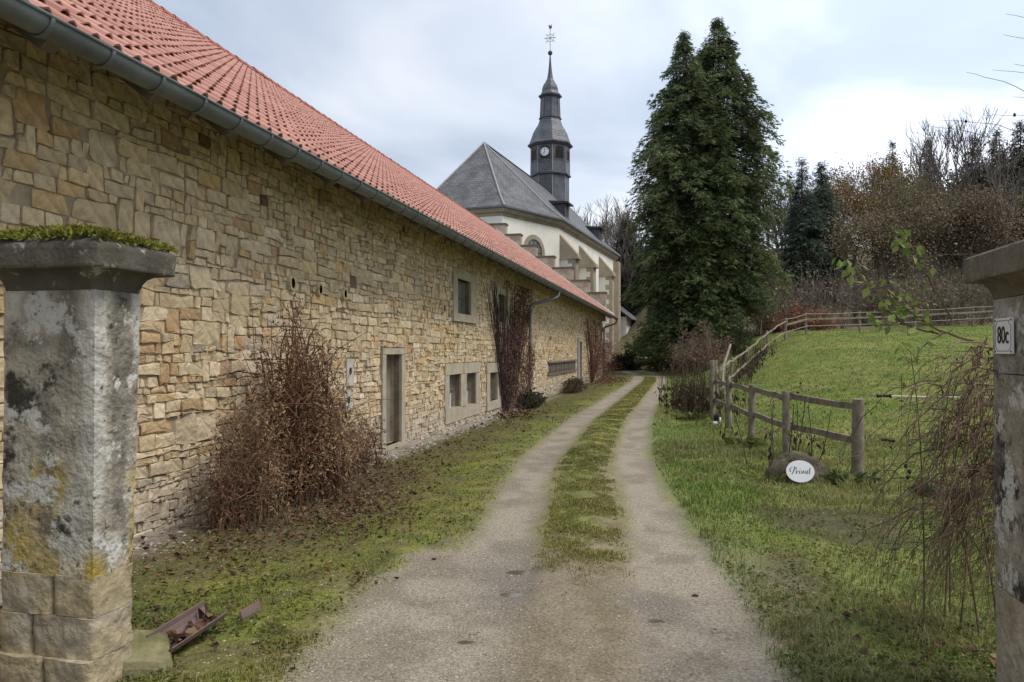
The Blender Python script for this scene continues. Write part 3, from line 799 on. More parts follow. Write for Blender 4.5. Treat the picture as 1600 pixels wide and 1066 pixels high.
def chbox(name, mat, parent, s0, s1, n0, n1, z0, z1, z1b=None, uv=False):
    """box in nave coordinates: s along the axis from P2, n outwards from the wall"""
    V = []
    for z in (0, 1):
        for (s_, n_) in ((s0, n0), (s1, n0), (s1, n1), (s0, n1)):
            p = P2+AX*s_-NL*n_
            zz_ = z0 if z == 0 else (z1 if (z1b is None or n_ == n0) else z1b)
            V.append(c3(p, zz_))
    F = [(3, 2, 1, 0), (4, 5, 6, 7), (0, 1, 5, 4), (1, 2, 6, 5), (2, 3, 7, 6), (3, 0, 4, 7)]
    F = [f[::-1] for f in F]
    return MB().add(V, F).build(name, mat, parent, uv=uv)
for s0 in (.35, 6.6, 14.6):
    bt = chbox('buttress', M_plaster, church, s0, s0+1.0, -.05, 1.2, -.4, 8.9)
    chbox('buttress_core', M_brown, bt, s0-.012, s0+1.012, .98, 1.26, -.4, 8.88)
    for q in range(18):
        z = .6+q*.46
        L_ = .34 if q % 2 else .0
        chbox('quoin', M_brown, bt, s0-.016, s0+1.016, .98-L_, 1.266, z, z+.4585)
    chbox('buttress_cap', M_brown, bt, s0-.08, s0+1.08, -.02, 1.42, 8.9, 10.75, 9.08)
    chbox('drip_moulding', M_brown, bt, s0-.14, s0+1.14, -.02, 1.50, 8.76, 8.898)
pil = chbox('corner_pilaster', M_brown, church, 21.6, 22.7, -.2, .55, -.4, EZ-.56)
for q in range(24):
    z = .4+q*.45
    if z < 10.6: chbox('quoin', M_brown, pil, 21.585, 22.72, -.02, .565, z, z+.4485)
chbox('louvre', M_black, church, 19.3, 20.0, -.02, .03, 9.2, 9.9)
# arched apse window
FB = (P2-P1)/np.linalg.norm(P2-P1); NB = np.array([FB[1], -FB[0]]); cB = P1+FB*np.linalg.norm(P2-P1)*.53
def apse(u, z, d): p = cB+FB*u+NB*d; return c3(p, z)
def arch_ring(r0, r1, d0, d1, zs_, zb_, name, mat, par):
    n = 14; V, F = [], []
    pts = [(-1, None)]+[(None, PI-PI*j/n) for j in range(n+1)]+[(1, None)]
    for (d, rr_) in ((d1, r0), (d1, r1), (d0, r1), (d0, r0)):
        for (sd, t) in pts:
            u, z = (sd*rr_, zb_) if t is None else (rr_*math.cos(t), zs_+rr_*math.sin(t))
            V.append(apse(u, z, d))
    k = len(pts)
    for j in range(k-1):
        for q in range(4): a_, b_ = q*k, ((q+1) % 4)*k; F.append((a_+j, a_+j+1, b_+j+1, b_+j))
    return MB().add(V, F).build(name, mat, par)
win = arch_ring(.95, 1.3, -.05, .09, 8.95, 4.0, 'arched_window', M_brown, church)
n = 14
V = [apse(.95*math.cos(PI*j/n), 8.95+.95*math.sin(PI*j/n), .012) for j in range(n+1)]+[apse(-.95, 4, .012), apse(.95, 4, .012)]
MB().add(V, [tuple(range(n+3))]).build('pane', M_glass, win)
for u in (-.48, 0, .48): MB().tube([apse(u, 4, .02), apse(u, 8.95+math.sqrt(max(.9-u*u, 0)), .02)], .025, 4).build('glazing_bar', M_iron, win)
for z in (8.3, 8.95): MB().tube([apse(-.94, z, .022), apse(.94, z, .022)], .025, 4).build('glazing_bar', M_iron, win)
# dormers on the nave roof
for s0 in (5.6, 19.2):
    zb_ = 12.6
    dm = chbox('dormer', M_slate2, church, s0, s0+1.3, -3.6, -.95, zb_, 14.25, 14.25, uv=True)
    chbox('dormer_roof', M_slate2, dm, s0-.28, s0+1.58, -4.6, -.62, 14.2, 14.75, 14.32)
    chbox('dormer_shutter', M_darkwood, dm, s0+.25, s0+1.05, -.96, -.93, 13.2, 14.1)
# annex
ann = MB()
loft(ann, [P3+AX*1+(-NL)*-2, P3+AX*1-NL*1.05, P3+AX*6-NL*1.05, P3+AX*6+NL*2][::1], [(0, -.2), (0, 5.3)])
an = ann.build('annex', M_plaster, church)
mb = MB(); q = [P3+AX*.6-NL*1.65, P3+AX*6.4-NL*1.65, P3+AX*6.4+NL*1.2, P3+AX*.6+NL*1.2]
mb.add([c3(q[0], 5.1), c3(q[1], 5.1), c3(q[2], 7.3), c3(q[3], 7.3), c3(q[0], 4.98), c3(q[1], 4.98), c3(q[2], 7.1), c3(q[3], 7.1)], [(0, 1, 2, 3), (7, 6, 5, 4), (0, 4, 5, 1), (3, 7, 4, 0)])
mb.build('annex_roof', M_slate, an, uv=True)
# tower
tcn = AXP+AX*23.7; rot0 = math.atan2(-AX[1], -AX[0])
def octo(r): return [tcn+r/math.cos(PI/8)*np.array([math.cos(rot0+PI/8+k*PI/4), math.sin(rot0+PI/8+k*PI/4)]) for k in range(8)]
def oct_loft(name, mat, par, prof, uv=True, top=False):
    mb = MB(); V = []; 
    for (r, z) in prof: V += [c3(p, z) for p in octo(r)]
    F = [(i*8+j, i*8+(j+1) % 8, (i+1)*8+(j+1) % 8, (i+1)*8+j) for i in range(len(prof)-1) for j in range(8)]
    if top: F.append(tuple((len(prof)-1)*8+j for j in range(8)))
    return mb.add(V, F).build(name, mat, par, uv=uv)
tower = oct_loft('tower', M_slate2, church, [(1.80, 9.5), (1.76, 19.35)])
oct_loft('lower_cornice', M_slate2, tower, [(1.76, 19.3), (1.98, 19.42), (2.0, 19.55), (1.84, 19.62)])
bel = oct_loft('belfry', M_slate2, tower, [(1.86, 19.6), (1.84, 22.45)])
oct_loft('bell_roof', M_slate2, tower, [(1.84, 22.3), (2.12, 22.5), (2.18, 22.62), (2.0, 22.8), (1.84, 23.2), (1.62, 23.9), (1.40, 24.35), (1.16, 24.75), (1.03, 25.15), (1.0, 25.35)])
oct_loft('lantern', M_slate2, tower, [(1.0, 25.3), (1.10, 25.36), (1.10, 25.44), (.96, 25.5), (.88, 27.5), (.90, 27.6)])
oct_loft('spire', M_slate2, tower, [(.88, 27.5), (1.10, 27.62), (1.14, 27.74), (.90, 27.9), (.78, 28.2), (.76, 28.5), (.66, 28.85), (.45, 29.2), (.29, 29.55), (.19, 30.2), (.12, 30.9), (.06, 31.9), (.05, 32.1)], top=True)
for k in range(8):
    for (ra, za, rb, zb_) in ((1.80, 10, 1.76, 19.3), (1.86, 19.65, 1.84, 22.3), (.96, 25.5, .88, 27.5)):
        MB().tube([c3(octo(ra)[k], za), c3(octo(rb)[k], zb_)], .035, 4).build('corner_flashing', M_lead if ra > 1.5 else M_slate2, tower)
def tface(k, u, z, d, r=1.85):
    a_ = rot0+k*PI/4; nn = np.array([math.cos(a_), math.sin(a_)]); uu = np.array([-nn[1], nn[0]])
    return c3(tcn+nn*(r+d)+uu*u, z)
for k in (-2, -1, 0, 1, 2):
    n = 8; hw = .48
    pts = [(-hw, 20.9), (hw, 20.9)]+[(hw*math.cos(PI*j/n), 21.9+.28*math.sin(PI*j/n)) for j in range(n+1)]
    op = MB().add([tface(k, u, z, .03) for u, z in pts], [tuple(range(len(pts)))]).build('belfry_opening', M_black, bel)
    big_ = [(u*1.22, 20.8 if z < 21 else z+.1) for u, z in pts]; m_ = len(pts)
    MB().add([tface(k, u, z, .05) for u, z in pts]+[tface(k, u, z, .05) for u, z in big_], [(i, (i+1) % m_, m_+(i+1) % m_, m_+i) for i in range(m_)]).build('opening_frame', M_slate2, op, uv=True)
    for q in range(6):
        z = 20.98+q*.16; MB().add([tface(k, -hw+.02, z, .04), tface(k, hw-.02, z, .04), tface(k, hw-.02, z+.09, .09), tface(k, -hw+.02, z+.09, .09)], [(0, 1, 2, 3)]).build('louvre_slat', M_darkwood, op)
# clock
n = 28
ck = MB().add([tface(0, .43*math.cos(2*PI*j/n), 21.55+.43*math.sin(2*PI*j/n), d) for d in (.08, .16) for j in range(n)], [tuple(range(n, 2*n))]+[(j, (j+1) % n, n+(j+1) % n, n+j) for j in range(n)]).build('clock_face', M_white, bel)
def hand(ang, L_, w):
    c_, s_ = math.sin(ang), math.cos(ang); pts = [(-w*s_, w*c_), (w*s_, -w*c_), (L_*c_+w*s_, L_*s_-w*c_), (L_*c_-w*s_, L_*s_+w*c_)]
    MB().add([tface(0, u, 21.55+v, .175) for u, v in pts], [(0, 1, 2, 3)]).build('clock_hand', M_black, ck)
hand(math.radians(2), .36, .022); hand(math.radians(210), .24, .03)
for q in range(12):
    a_ = q*PI/6; u, v = .35*math.sin(a_), .35*math.cos(a_)
    MB().add([tface(0, u*f+g*math.cos(a_), 21.55+v*f-g*math.sin(a_), .168) for f, g in ((.9, -.018), (.9, .018), (1.12, .018), (1.12, -.018))], [(0, 1, 2, 3)]).build('hour_mark', M_black, ck)
# ball, cross and weathercock
fin = MB(); V, F = [], []
n, m_ = 12, 8
for i in range(m_+1):
    for j in range(n): t, p = 2*PI*j/n, PI*i/m_; V.append(c3(tcn+.24*math.sin(p)*np.array([math.cos(t), math.sin(t)]), 32.2+.24*math.cos(p)))
F = [(i*n+j, (i+1)*n+j, (i+1)*n+(j+1) % n, i*n+(j+1) % n) for i in range(m_) for j in range(n)]
ball = fin.add(V, F).build('finial_ball', M_iron, tower, smooth=True)
cr_ = MB(); cx_ = np.array([.97, -.24])
def cp(u, z): return c3(tcn+cx_*u, z)
cr_.tube([cp(0, 32.3), cp(0, 34.75)], .03, 6); cr_.tube([cp(-.62, 33.75), cp(.62, 33.75)], .028, 6)
cr_.tube([cp(.38*math.cos(t), 33.75+.38*math.sin(t)) for t in np.linspace(0, 2*PI, 17)], .018, 5)
for sx in (-1, 1):
    for sz in (-1, 1): cr_.tube([cp(0, 33.75), cp(sx*.36, 33.75+sz*.36)], .015, 5); cr_.tube([cp(sx*.38+.1*math.cos(t), 33.75+sz*.38+.1*math.sin(t)) for t in np.linspace(0, 2*PI, 9)], .013, 4)
cr_.build('tower_cross', M_iron, tower)
ck_ = [(-.1, 34.72), (.08, 34.7), (.22, 34.82), (.16, 35.0), (.24, 35.2), (.10, 35.05), (.04, 34.95), (-.08, 35.12), (-.2, 35.08), (-.13, 34.9)]
V = [c3(tcn+cx_*u*.9+np.array([.24, .97])*d, z) for d in (-.02, .02) for u, z in ck_]; m_ = len(ck_)
MB().add(V, [tuple(range(m_-1, -1, -1)), tuple(range(m_, 2*m_))]+[(i, (i+1) % m_, m_+(i+1) % m_, m_+i) for i in range(m_)]).build('weathercock', M_iron, tower)
bs = MB().box((-.45, -.03, -.35), (.45, .03, .35)).build('notice_board', M_white, None, loc=(11.1, 77.6, 2.1))
tag(bs, 'small white notice board by the church corner', 'notice board')

# ------------------------------------------------------------------ gate pillars (local frame like the barn: x right, y along the track)
def rect_loft(x0, x1, y0, y1, prof, seg=.02, noise=.006, seed=1, round_=.02, top=True):
    """square shaft with grid faces; prof: (offset, z); noise roughens it"""
    V, Cc_ = [], []; ring = None
    nx, ny = max(3, int((x1-x0)/seg)), max(3, int((y1-y0)/seg))
    per = [(i/nx, 0) for i in range(nx)]+[(1, j/ny) for j in range(ny)]+[(1-i/nx, 1) for i in range(nx)]+[(0, 1-j/ny) for j in range(ny)]
    m = len(per)
    for (o, z) in prof:
        xa, xb, ya, yb = (x0-o, x1+o, y0-o, y1+o) if not isinstance(o, tuple) else (x0+o[0], x1+o[1], y0+o[2], y1+o[3])
        for (u, v) in per: V.append((xa+(xb-xa)*u, ya+(yb-ya)*v, z))
    V = np.array(V); k = len(prof)
    c = np.array([(x0+x1)/2, (y0+y1)/2, 0])
    corner = np.array([min(u, 1-u)*(x1-x0)+min(v, 1-v)*(y1-y0) for u, v in per]*k)
    nrm = V-c; nrm[:, 2] = 0; nrm /= np.linalg.norm(nrm, axis=1)[:, None]
    V = V-nrm*(round_*np.exp(-corner/.018))[:, None]
    nz = fbm(V[:, 0]*14, V[:, 1]*14, V[:, 2]*14, seed=seed)-.5
    V = V+nrm*(nz*noise*2)[:, None]
    F = [(i*m+j, i*m+(j+1) % m, (i+1)*m+(j+1) % m, (i+1)*m+j) for i in range(k-1) for j in range(m)]
    if top:
        cz = prof[-1][1]; V = np.concatenate([V, [[c[0], c[1], cz+.015]]]); F += [((k-1)*m+j, (k-1)*m+(j+1) % m, len(V)-1) for j in range(m)]
    return V, F
def zrange(z0, z1, o0=0.0, o1=0.0, step=.02):
    n = max(2, int((z1-z0)/step)); return [(o0+(o1-o0)*i/n, z0+(z1-z0)*i/n) for i in range(n+1)]
pil_l = empty('gate_pillar', (*(R*-2.89+U*3.05), 0), -TH)
tag(pil_l, 'thick weathered gate pillar with mossy cap and yellow lichen at its foot', 'gate pillar', 'gate pillars at the drive entrance')
V, F = rect_loft(-.26, .26, -.15, .15, zrange(.55, 1.89, .0, .0), seed=3, noise=.008, round_=.007)
V[:, 1] = np.where(V[:, 1] > 0, V[:, 1]*(.72+.28*np.clip((V[:, 2]-.5)/1.3, 0, 1)), V[:, 1])
fy = vnoise(V[:, 0]*4+3, V[:, 2]*4, V[:, 1]*4, seed=8)
low = np.clip((1.02-V[:, 2])/.30+(fy-.5)*3.2, 0, 1)
cc = np.array([[.33, .295, .24]])*(1-low[:, None])+np.array([[.40, .29, .06]])*low[:, None]*1.0
streak = sstep((vnoise(V[:, 0]*9, V[:, 1]*9, V[:, 2]*1.1, seed=12)-.50)/.2)[:, None]*(V[:, 2:3] > .75)
cc = cc*(1-streak*.6)+np.array([[.12, .105, .09]])*streak*.6
pale = sstep((vnoise(V[:, 0]*8, V[:, 1]*8, V[:, 2]*1.6, seed=15)-.55)/.15)[:, None]
cc = cc*(1-pale*.55)+np.array([[.50, .485, .455]])*pale*.55
MB().add(V, F, cc).build('shaft', M_conc, pil_l, smooth=True)
for q, (zl, zh, cuts, ox) in enumerate(((-.12, .18, (-.29, .0, .27), .02), (.18, .37, (-.27, -.08, .27), .0), (.37, .56, (-.27, .03, .265), -.004))):
    for a_, b_ in zip(cuts[:-1], cuts[1:]):
        V, F = rect_loft(a_+.002, b_-.002, -.158-ox, .113+ox*.3, zrange(zl+.002, zh-.002), seed=30+q, noise=.018, round_=.014)
        yl = sstep((vnoise(V[:, 0]*7, V[:, 2]*7, q*3.0, seed=33)-.42)/.2)[:, None]
        MB().add(V, F, np.array([[.36, .31, .235]])*(1-yl*.28)+np.array([[.38, .28, .08]])*yl*.28).build('stone', M_stone, pil_l, smooth=True)
prof = [(.0, 1.885), (.008, 1.888), (.010, 1.905), (.016, 1.93), (.030, 1.955), (.055, 1.972), (.082, 1.978), (.118, 1.979), (.122, 1.984)]+[(.122, z) for z in np.linspace(1.995, 2.082, 5)]+[(.112, 2.095), (.05, 2.13), (-.05, 2.17)]
V, F = rect_loft(-.26, .26, -.15, .15, prof, seed=41, noise=.009)
cap = MB().add(V, F).build('cap', M_cap, pil_l, smooth=True)
# moss cushion: strands
mb = MB(); q = 15000
mx_, my_ = rng.uniform(-.37, .37, q), rng.uniform(-.26, .26, q)
hgt = 2.082+.115*np.clip(1-np.maximum(np.abs(mx_)/.39, np.abs(my_)/.28), 0, 1)**.5+.0
keep = fbm(mx_*7, my_*7, seed=55) > .38
mx_, my_, hgt = mx_[keep], my_[keep], hgt[keep]; q = len(mx_)
D = np.c_[mx_*1.2, my_*1.2, np.full(q, .4)]+rng.normal(size=(q, 3))*.35
t_ = rng.random((q, 1)); cards(mb, np.c_[mx_, my_, hgt], D, rng.uniform(.014, .036, q), .40, np.array([[.11, .12, .025]])*(1-t_)+np.array([[.27, .26, .06]])*t_)
struct(mb.build('moss', M_moss, cap), 'stuff')

pil_r = empty('gate_pillar', (*(R*(1.43+.25)+U*3.57), 0), -TH)
tag(pil_r, 'weathered gate pillar carrying the house number plate, brambles behind it', 'gate pillar', 'gate pillars at the drive entrance')
for q, (zl, zh, c0, c1) in enumerate(((1.50, 1.84, (.27, .255, .23), (.37, .36, .34)), (.52, 1.495, (.30, .27, .22), (.13, .115, .10)), (-.12, .515, (.34, .29, .22), (.40, .35, .28)))):
    V, F = rect_loft(-.25, .25, -.34, .34, zrange(zl, zh), seed=60+q, noise=.006, round_=.018)
    s_ = sstep((vnoise(V[:, 1]*7, V[:, 0]*7, V[:, 2]*(1.0 if q == 1 else 4), seed=64+q)-.48)/.22)[:, None]
    MB().add(V, F, np.array([c0])*(1-s_)+np.array([c1])*s_).build('shaft_block', M_conc if q < 2 else M_stone, pil_r, smooth=True)
prof = [(.0, 1.843), (.004, 1.865), (.012, 1.89), (.032, 1.915), (.06, 1.926), (.09, 1.928), (.093, 1.933)]+[(.093, z) for z in np.linspace(1.945, 2.038, 5)]+[(.08, 2.05), (-.05, 2.09)]
V, F = rect_loft(-.25, .25, -.34, .34, prof, seed=71, noise=.008)
MB().add(V, F).build('cap', M_cap2, pil_r, smooth=True)

# house number plate on the inner face
def text_mesh(txt, size):
    cu = bpy.data.curves.new('lettering', 'FONT'); cu.body = txt; cu.size = size; cu.align_x = 'CENTER'; cu.align_y = 'CENTER'; cu.extrude = .0012
    to = bpy.data.objects.new('lettering', cu); me = bpy.data.meshes.new_from_object(to); bpy.data.objects.remove(to); return me
plate = empty('house_number_plate', (*(R*(1.43-.012)+U*3.715), 1.6+(549-526)/1155*3.45), -TH-PI/2)
tag(plate, 'white enamel plate reading 80c on the right gate pillar', 'number plate')
pw, ph = .092, .080
mb = MB(); V, F = [], []
for d in (.0, -.007): V += [(-pw, d, -ph), (pw, d, -ph), (pw, d, ph), (-pw, d, ph)]
mb.add(V, [(4, 5, 6, 7), (0, 1, 5, 4), (1, 2, 6, 5), (2, 3, 7, 6), (3, 0, 4, 7)][:5]); mb.build('plate', M_white, plate)
mb = MB(); e_ = .012; cn = .02
pts = [(-pw+e_+cn, -ph+e_), (pw-e_-cn, -ph+e_), (pw-e_-cn*.2, -ph+e_+cn*.8), (pw-e_, -ph+e_+cn), (pw-e_, ph-e_-cn), (pw-e_-cn*.8, ph-e_-cn*.2-.012), (pw-e_-cn, ph-e_), (-pw+e_+cn, ph-e_), (-pw+e_+cn*.2, ph-e_-cn*.8), (-pw+e_, ph-e_-cn), (-pw+e_, -ph+e_+cn), (-pw+e_+cn*.8, -ph+e_+cn*.2)]
mb.tube([(x, -.0075, z) for x, z in pts+pts[:1]], .0014, 4, caps=False); mb.build('border_line', M_black, plate)
me = text_mesh('80c', .105); me.materials.append(M_black)
lt = bpy.data.objects.new('lettering', me); COL.objects.link(lt); lt.parent = plate
lt.rotation_euler = (PI/2, 0, 0); lt.location = (0, -.0085, 0); lt.scale = (.80, 1.05, 1)
for sx in (-1, 1):
    for sz in (-1, 1): MB().tube([(sx*(pw-.010), -.006, sz*(ph-.010)), (sx*(pw-.010), -.0105, sz*(ph-.010))], .004, 8).build('screw', M_iron, plate)

# ------------------------------------------------------------------ boulder with oval sign
def blob(name, mat, loc, dims, seed, flat=.0, parent=None, amp=.35, n=26, col=(1, 1, 1)):
    V, F = [], []
    for i in range(n+1):
        for j in range(2*n):
            p, t = PI*i/n, PI*j/n; d = np.array([math.sin(p)*math.cos(t), math.sin(p)*math.sin(t), math.cos(p)]); V.append(d)
    V = np.array(V); r_ = 1+amp*(fbm(V[:, 0]*1.4+seed, V[:, 1]*1.4, V[:, 2]*1.4, seed=seed)-.5)*2+.10*(fbm(V[:, 0]*6, V[:, 1]*6, V[:, 2]*6, seed=seed+4)-.5)
    V = V*r_[:, None]*np.array(dims)
    F = [(i*2*n+j, (i+1)*2*n+j, (i+1)*2*n+(j+1) % (2*n), i*2*n+(j+1) % (2*n)) for i in range(n) for j in range(2*n)]
    return MB().add(V, F, col).build(name, mat, parent, loc=loc, smooth=True)
bz = h1(3.56, 9.2)
rock = blob('boulder', M_boulder, (3.53, 9.25, bz+.02), (.34, .20, .285), 8, amp=.42, n=34)
tag(rock, 'low brown boulder carrying the white oval sign', 'boulder')
sg = empty('oval_sign', (3.485, 8.965, bz+.155), 0); sg.rotation_euler = (math.radians(-13), 0, math.radians(-4))
tag(sg, 'white oval enamel sign reading Privat fixed on the boulder', 'sign')
n = 40; ea, eb = .167, .132
V = [(ea*math.cos(2*PI*j/n), 0, eb*math.sin(2*PI*j/n)) for j in range(n)]+[(ea*math.cos(2*PI*j/n), -.008, eb*math.sin(2*PI*j/n)) for j in range(n)]
MB().add(V, [tuple(range(n, 2*n)), tuple(range(n-1, -1, -1))]+[(j, (j+1) % n, n+(j+1) % n, n+j) for j in range(n)]).build('plate', M_white, sg)
strokes = [  # script lettering, x right, y up, unit = x-height
    [(-.5, -.10), (-.2, -.15), (.15, .05), (.55, .9), (.8, 1.75), (.95, 2.0)], [(-.35, .55), (-.55, 1.0), (-.35, 1.6), (.2, 1.98), (.95, 2.05), (1.35, 1.75), (1.2, 1.25), (.8, 1.0), (.5, .98)],
    [(1.15, .0), (1.42, .95)], [(1.3, .5), (1.55, .85), (1.8, .95), (1.88, .85)],
    [(2.2, .95), (1.98, .2), (2.1, .0), (2.35, .15)], [(2.36, 1.4), (2.38, 1.48)],
    [(2.6, .85), (2.75, .95), (2.72, .5), (2.75, .05), (3.05, .3), (3.3, .8), (3.25, .98)],
    [(4.25, .85), (3.95, .98), (3.6, .6), (3.55, .15), (3.75, .0), (4.1, .4), (4.3, .95)], [(4.3, .95), (4.12, .2), (4.22, .0), (4.45, .15)],
    [(5.1, 1.75), (4.7, .3), (4.8, .0), (5.1, .15)], [(4.55, 1.05), (5.25, 1.1)]]
mb = MB(); sc_ = .043
for st in strokes:
    P = np.array(st, float); t = np.linspace(0, len(P)-1, (len(P)-1)*6+1)
    Q = np.array([[np.interp(v, range(len(P)), P[:, 0]), np.interp(v, range(len(P)), P[:, 1])] for v in t])
    if len(Q) > 8: Q[3:-3] = (Q[:-6]+2*Q[1:-5]+3*Q[2:-4]+4*Q[3:-3]+3*Q[4:-2]+2*Q[5:-1]+Q[6:])/16
    dy = np.abs(np.gradient(Q[:, 1]))/(np.linalg.norm(np.gradient(Q, axis=0), axis=1)+1e-6)
    w = .045+.085*dy
    for a_, b_, wa, wb in zip(Q[:-1], Q[1:], w[:-1], w[1:]):
        V = [((x-2.35)*sc_, -.0095, (z-.75)*sc_) for x, z in ((a_[0]-wa, a_[1]), (a_[0]+wa, a_[1]), (b_[0]+wb, b_[1]+.02), (b_[0]-wb, b_[1]+.02))]
        mb.add(V, [(0, 1, 2, 3)])
mb.build('lettering', M_black, sg)

# ------------------------------------------------------------------ fences
def post(par, x, y, h, r, lean=(0, 0), name='post', square=False, mat=None):
    z = h1(x, y)
    pts = [(x, y, z-.25), (x+lean[0]*.5, y+lean[1]*.5, z+h*.5), (x+lean[0], y+lean[1], z+h)]
    return MB().tube(np.array(pts)-np.array(par.location), [r*1.04, r, r*.96], 4 if square else 9).build(name, mat or M_fence, par, smooth=True)
def rail(par, a, b, wz, wt, name='rail', sag=.0):
    A_, B_ = np.array(a, float), np.array(b, float); n = 6; mb = MB()
    d = B_-A_; side = np.array([d[1], -d[0], 0]); side /= np.linalg.norm(side); V, F = [], []
    for i in range(n+1):
        p = A_+d*i/n; p[2] += sag*math.sin(PI*i/n)+sr.normal()*.006
        for (s_, u) in ((-1, -1), (1, -1), (1, 1), (-1, 1)): V.append(p+side*s_*wt/2+np.array([0, 0, u*wz/2*(1+sr.normal()*.06)])-np.array(par.location))
    for i in range(n):
        for j in range(4): F.append((i*4+j, i*4+(j+1) % 4, (i+1)*4+(j+1) % 4, (i+1)*4+j))
    F += [(3, 2, 1, 0), tuple(n*4+j for j in range(4))]
    return MB().add(V, F).build(name, M_fence, par)
f1 = empty('board_fence', (4.5, 9.75, 0))
tag(f1, 'grey weathered board fence ending in a thick post beside the boulder', 'fence')
fp = [(4.52, 9.7, .98, .078), (4.08, 11.0, .97, .058), (4.18, 12.95, .97, .062), (4.42, 15.05, 1.0, .055), (4.62, 17.0, 1.38, .06)]
for (x, y, h, r_) in fp:
    po = post(f1, x, y, h, r_, (sr.normal()*.02, sr.normal()*.02))
    if r_ > .08:
        for zz_ in (.86, .42): MB().tube(np.array([(x+.085, y-.03, zz_+h1(x, y)), (x+.15, y-.05, zz_+h1(x, y))])-np.array(f1.location), .045, 10).build('insulator', M_black, po)
    else:
        for zz_ in (.92, .48): MB().tube(np.array([(x+.05, y, zz_+h1(x, y)), (x+.10, y, zz_+h1(x, y))])-np.array(f1.location), .028, 8).build('insulator', M_black, po)
for (a_, b_) in zip(fp[:-1], fp[1:]):
    for zz_ in (.86, .42):
        rail(f1, (a_[0]+.05, a_[1]-.03, zz_+h1(a_[0], a_[1])), (b_[0]+.055, b_[1]+.06, zz_+.03+h1(b_[0], b_[1])), .088, .035)
f2 = empty('pole_fence', (5.3, 19, h1(5.3, 19)))
tag(f2, 'old round pole fence curving up along the meadow edge', 'fence')
pp = [(5.0, 18.3, 1.35), (5.35, 19.4, 1.25), (6.6, 23.2, 1.15), (8.0, 27, 1.15), (10.0, 31.5, 1.15), (12.6, 36.5, 1.1), (14.3, 38.8, 1.15)]
for (x, y, h) in pp: post(f2, x, y, h, .058, (sr.normal()*.05, sr.normal()*.03))
for hh in (1.0, .45):
    for a_, b_ in zip(pp[:-1], pp[1:]):
        pts = []
        for t in np.linspace(-.03, 1.03, 7):
            x, y = a_[0]+(b_[0]-a_[0])*t, a_[1]+(b_[1]-a_[1])*t; pts.append((x+.06+sr.normal()*.012, y, h1(x, y)+hh+sr.normal()*.02+.04*math.sin(PI*t)))
        MB().tube(np.array(pts)-np.array(f2.location), .042, 7).build('pole_rail', M_fence, f2, smooth=True)
lp = np.array([(5.0, 17.6, .75), (5.6, 19.6, 1.15), (6.5, 22, 1.75)]); lp[:, 2] += 0.05
MB().tube(lp-np.array(f2.location), .035, 7).build('loose_pole', M_fence, f2)
f3 = empty('paddock_fence', (15, 39.5, h1(15, 39.5)))
tag(f3, 'pale post and rail paddock fence along the top of the meadow', 'fence')
bp_ = [(14.4, 39.0), (16.0, 40.2), (19.4, 41.2), (23.0, 42.2), (26.8, 43.0), (30.5, 43.6), (35, 44.2)]
for (x, y) in bp_: post(f3, x, y, 1.2, .065, (sr.normal()*.03, 0))
for a_, b_ in zip(bp_[:-1], bp_[1:]):
    rail(f3, (a_[0], a_[1]-.08, h1(*a_)+.82), (b_[0], b_[1]-.08, h1(*b_)+.82), .10, .04)
    MB().tube(np.array([(a_[0], a_[1]-.09, h1(*a_)+1.12), ((a_[0]+b_[0])/2, (a_[1]+b_[1])/2-.09, (h1(*a_)+h1(*b_))/2+1.08), (b_[0], b_[1]-.09, h1(*b_)+1.12)])-np.array(f3.location), .014, 5).build('fence_tape', M_tape, f3)
    MB().tube(np.array([(a_[0], a_[1]-.09, h1(*a_)+.45), (b_[0], b_[1]-.09, h1(*b_)+.45)])-np.array(f3.location), .014, 5).build('fence_tape', M_tape, f3)
# electric gate handles and rope
def handle(label, p, d, L_=.17):
    p, d = np.array(p, float), np.array(d, float)/np.linalg.norm(d)
    o = empty('gate_handle', p); tag(o, label, 'gate handle', 'electric fence gate handles')
    MB().tube([d*0, d*.012, d*.03, d*(L_-.03), d*(L_-.012), d*L_], [.026, .026, .017, .017, .026, .026], 10).build('grip', M_black, o)
    MB().tube([-d*.09, -d*.05, d*0], .005, 6).build('hook', M_iron, o); return p+d*L_
ph_ = handle('black gate handle level with the top rail, holding the white rope', (4.74, 9.62, 1.02), (1, -.3, .01))
handle('black gate handle hanging loose beside the lower rail', (4.80, 9.62, .46), (1, -.3, -.16), .15)
pts = [ph_+(np.array([3.25, 4.35, 1.38])-ph_)*t-np.array([0, 0, .02*math.sin(PI*t)]) for t in np.linspace(0, 1, 12)]
pts = [ph_+np.array([2.9, -1.2, .09])*t-np.array([0, 0, .03*math.sin(PI*t)]) for t in np.linspace(0, 1, 12)]
tag(MB().tube(pts, .0085, 6).build('electric_rope', M_rope), 'thin white electric fence rope stretched right from the gate handle', 'rope')
bag = empty('plastic_scraps', (4.33, 15.7, h1(4.33, 15.7)))
tag(bag, 'small black and white plastic scraps at the fence foot', 'litter')
blob('black_scrap', M_black, (0, 0, .16), (.05, .04, .13), 11, parent=bag, amp=.7, n=8); blob('white_scrap', M_white, (-.03, -.04, .05), (.05, .04, .06), 14, parent=bag, amp=.6, n=8)
blob('white_scrap', M_white, (.07, -.02, .13), (.03, .03, .05), 17, parent=bag, amp=.6, n=8)

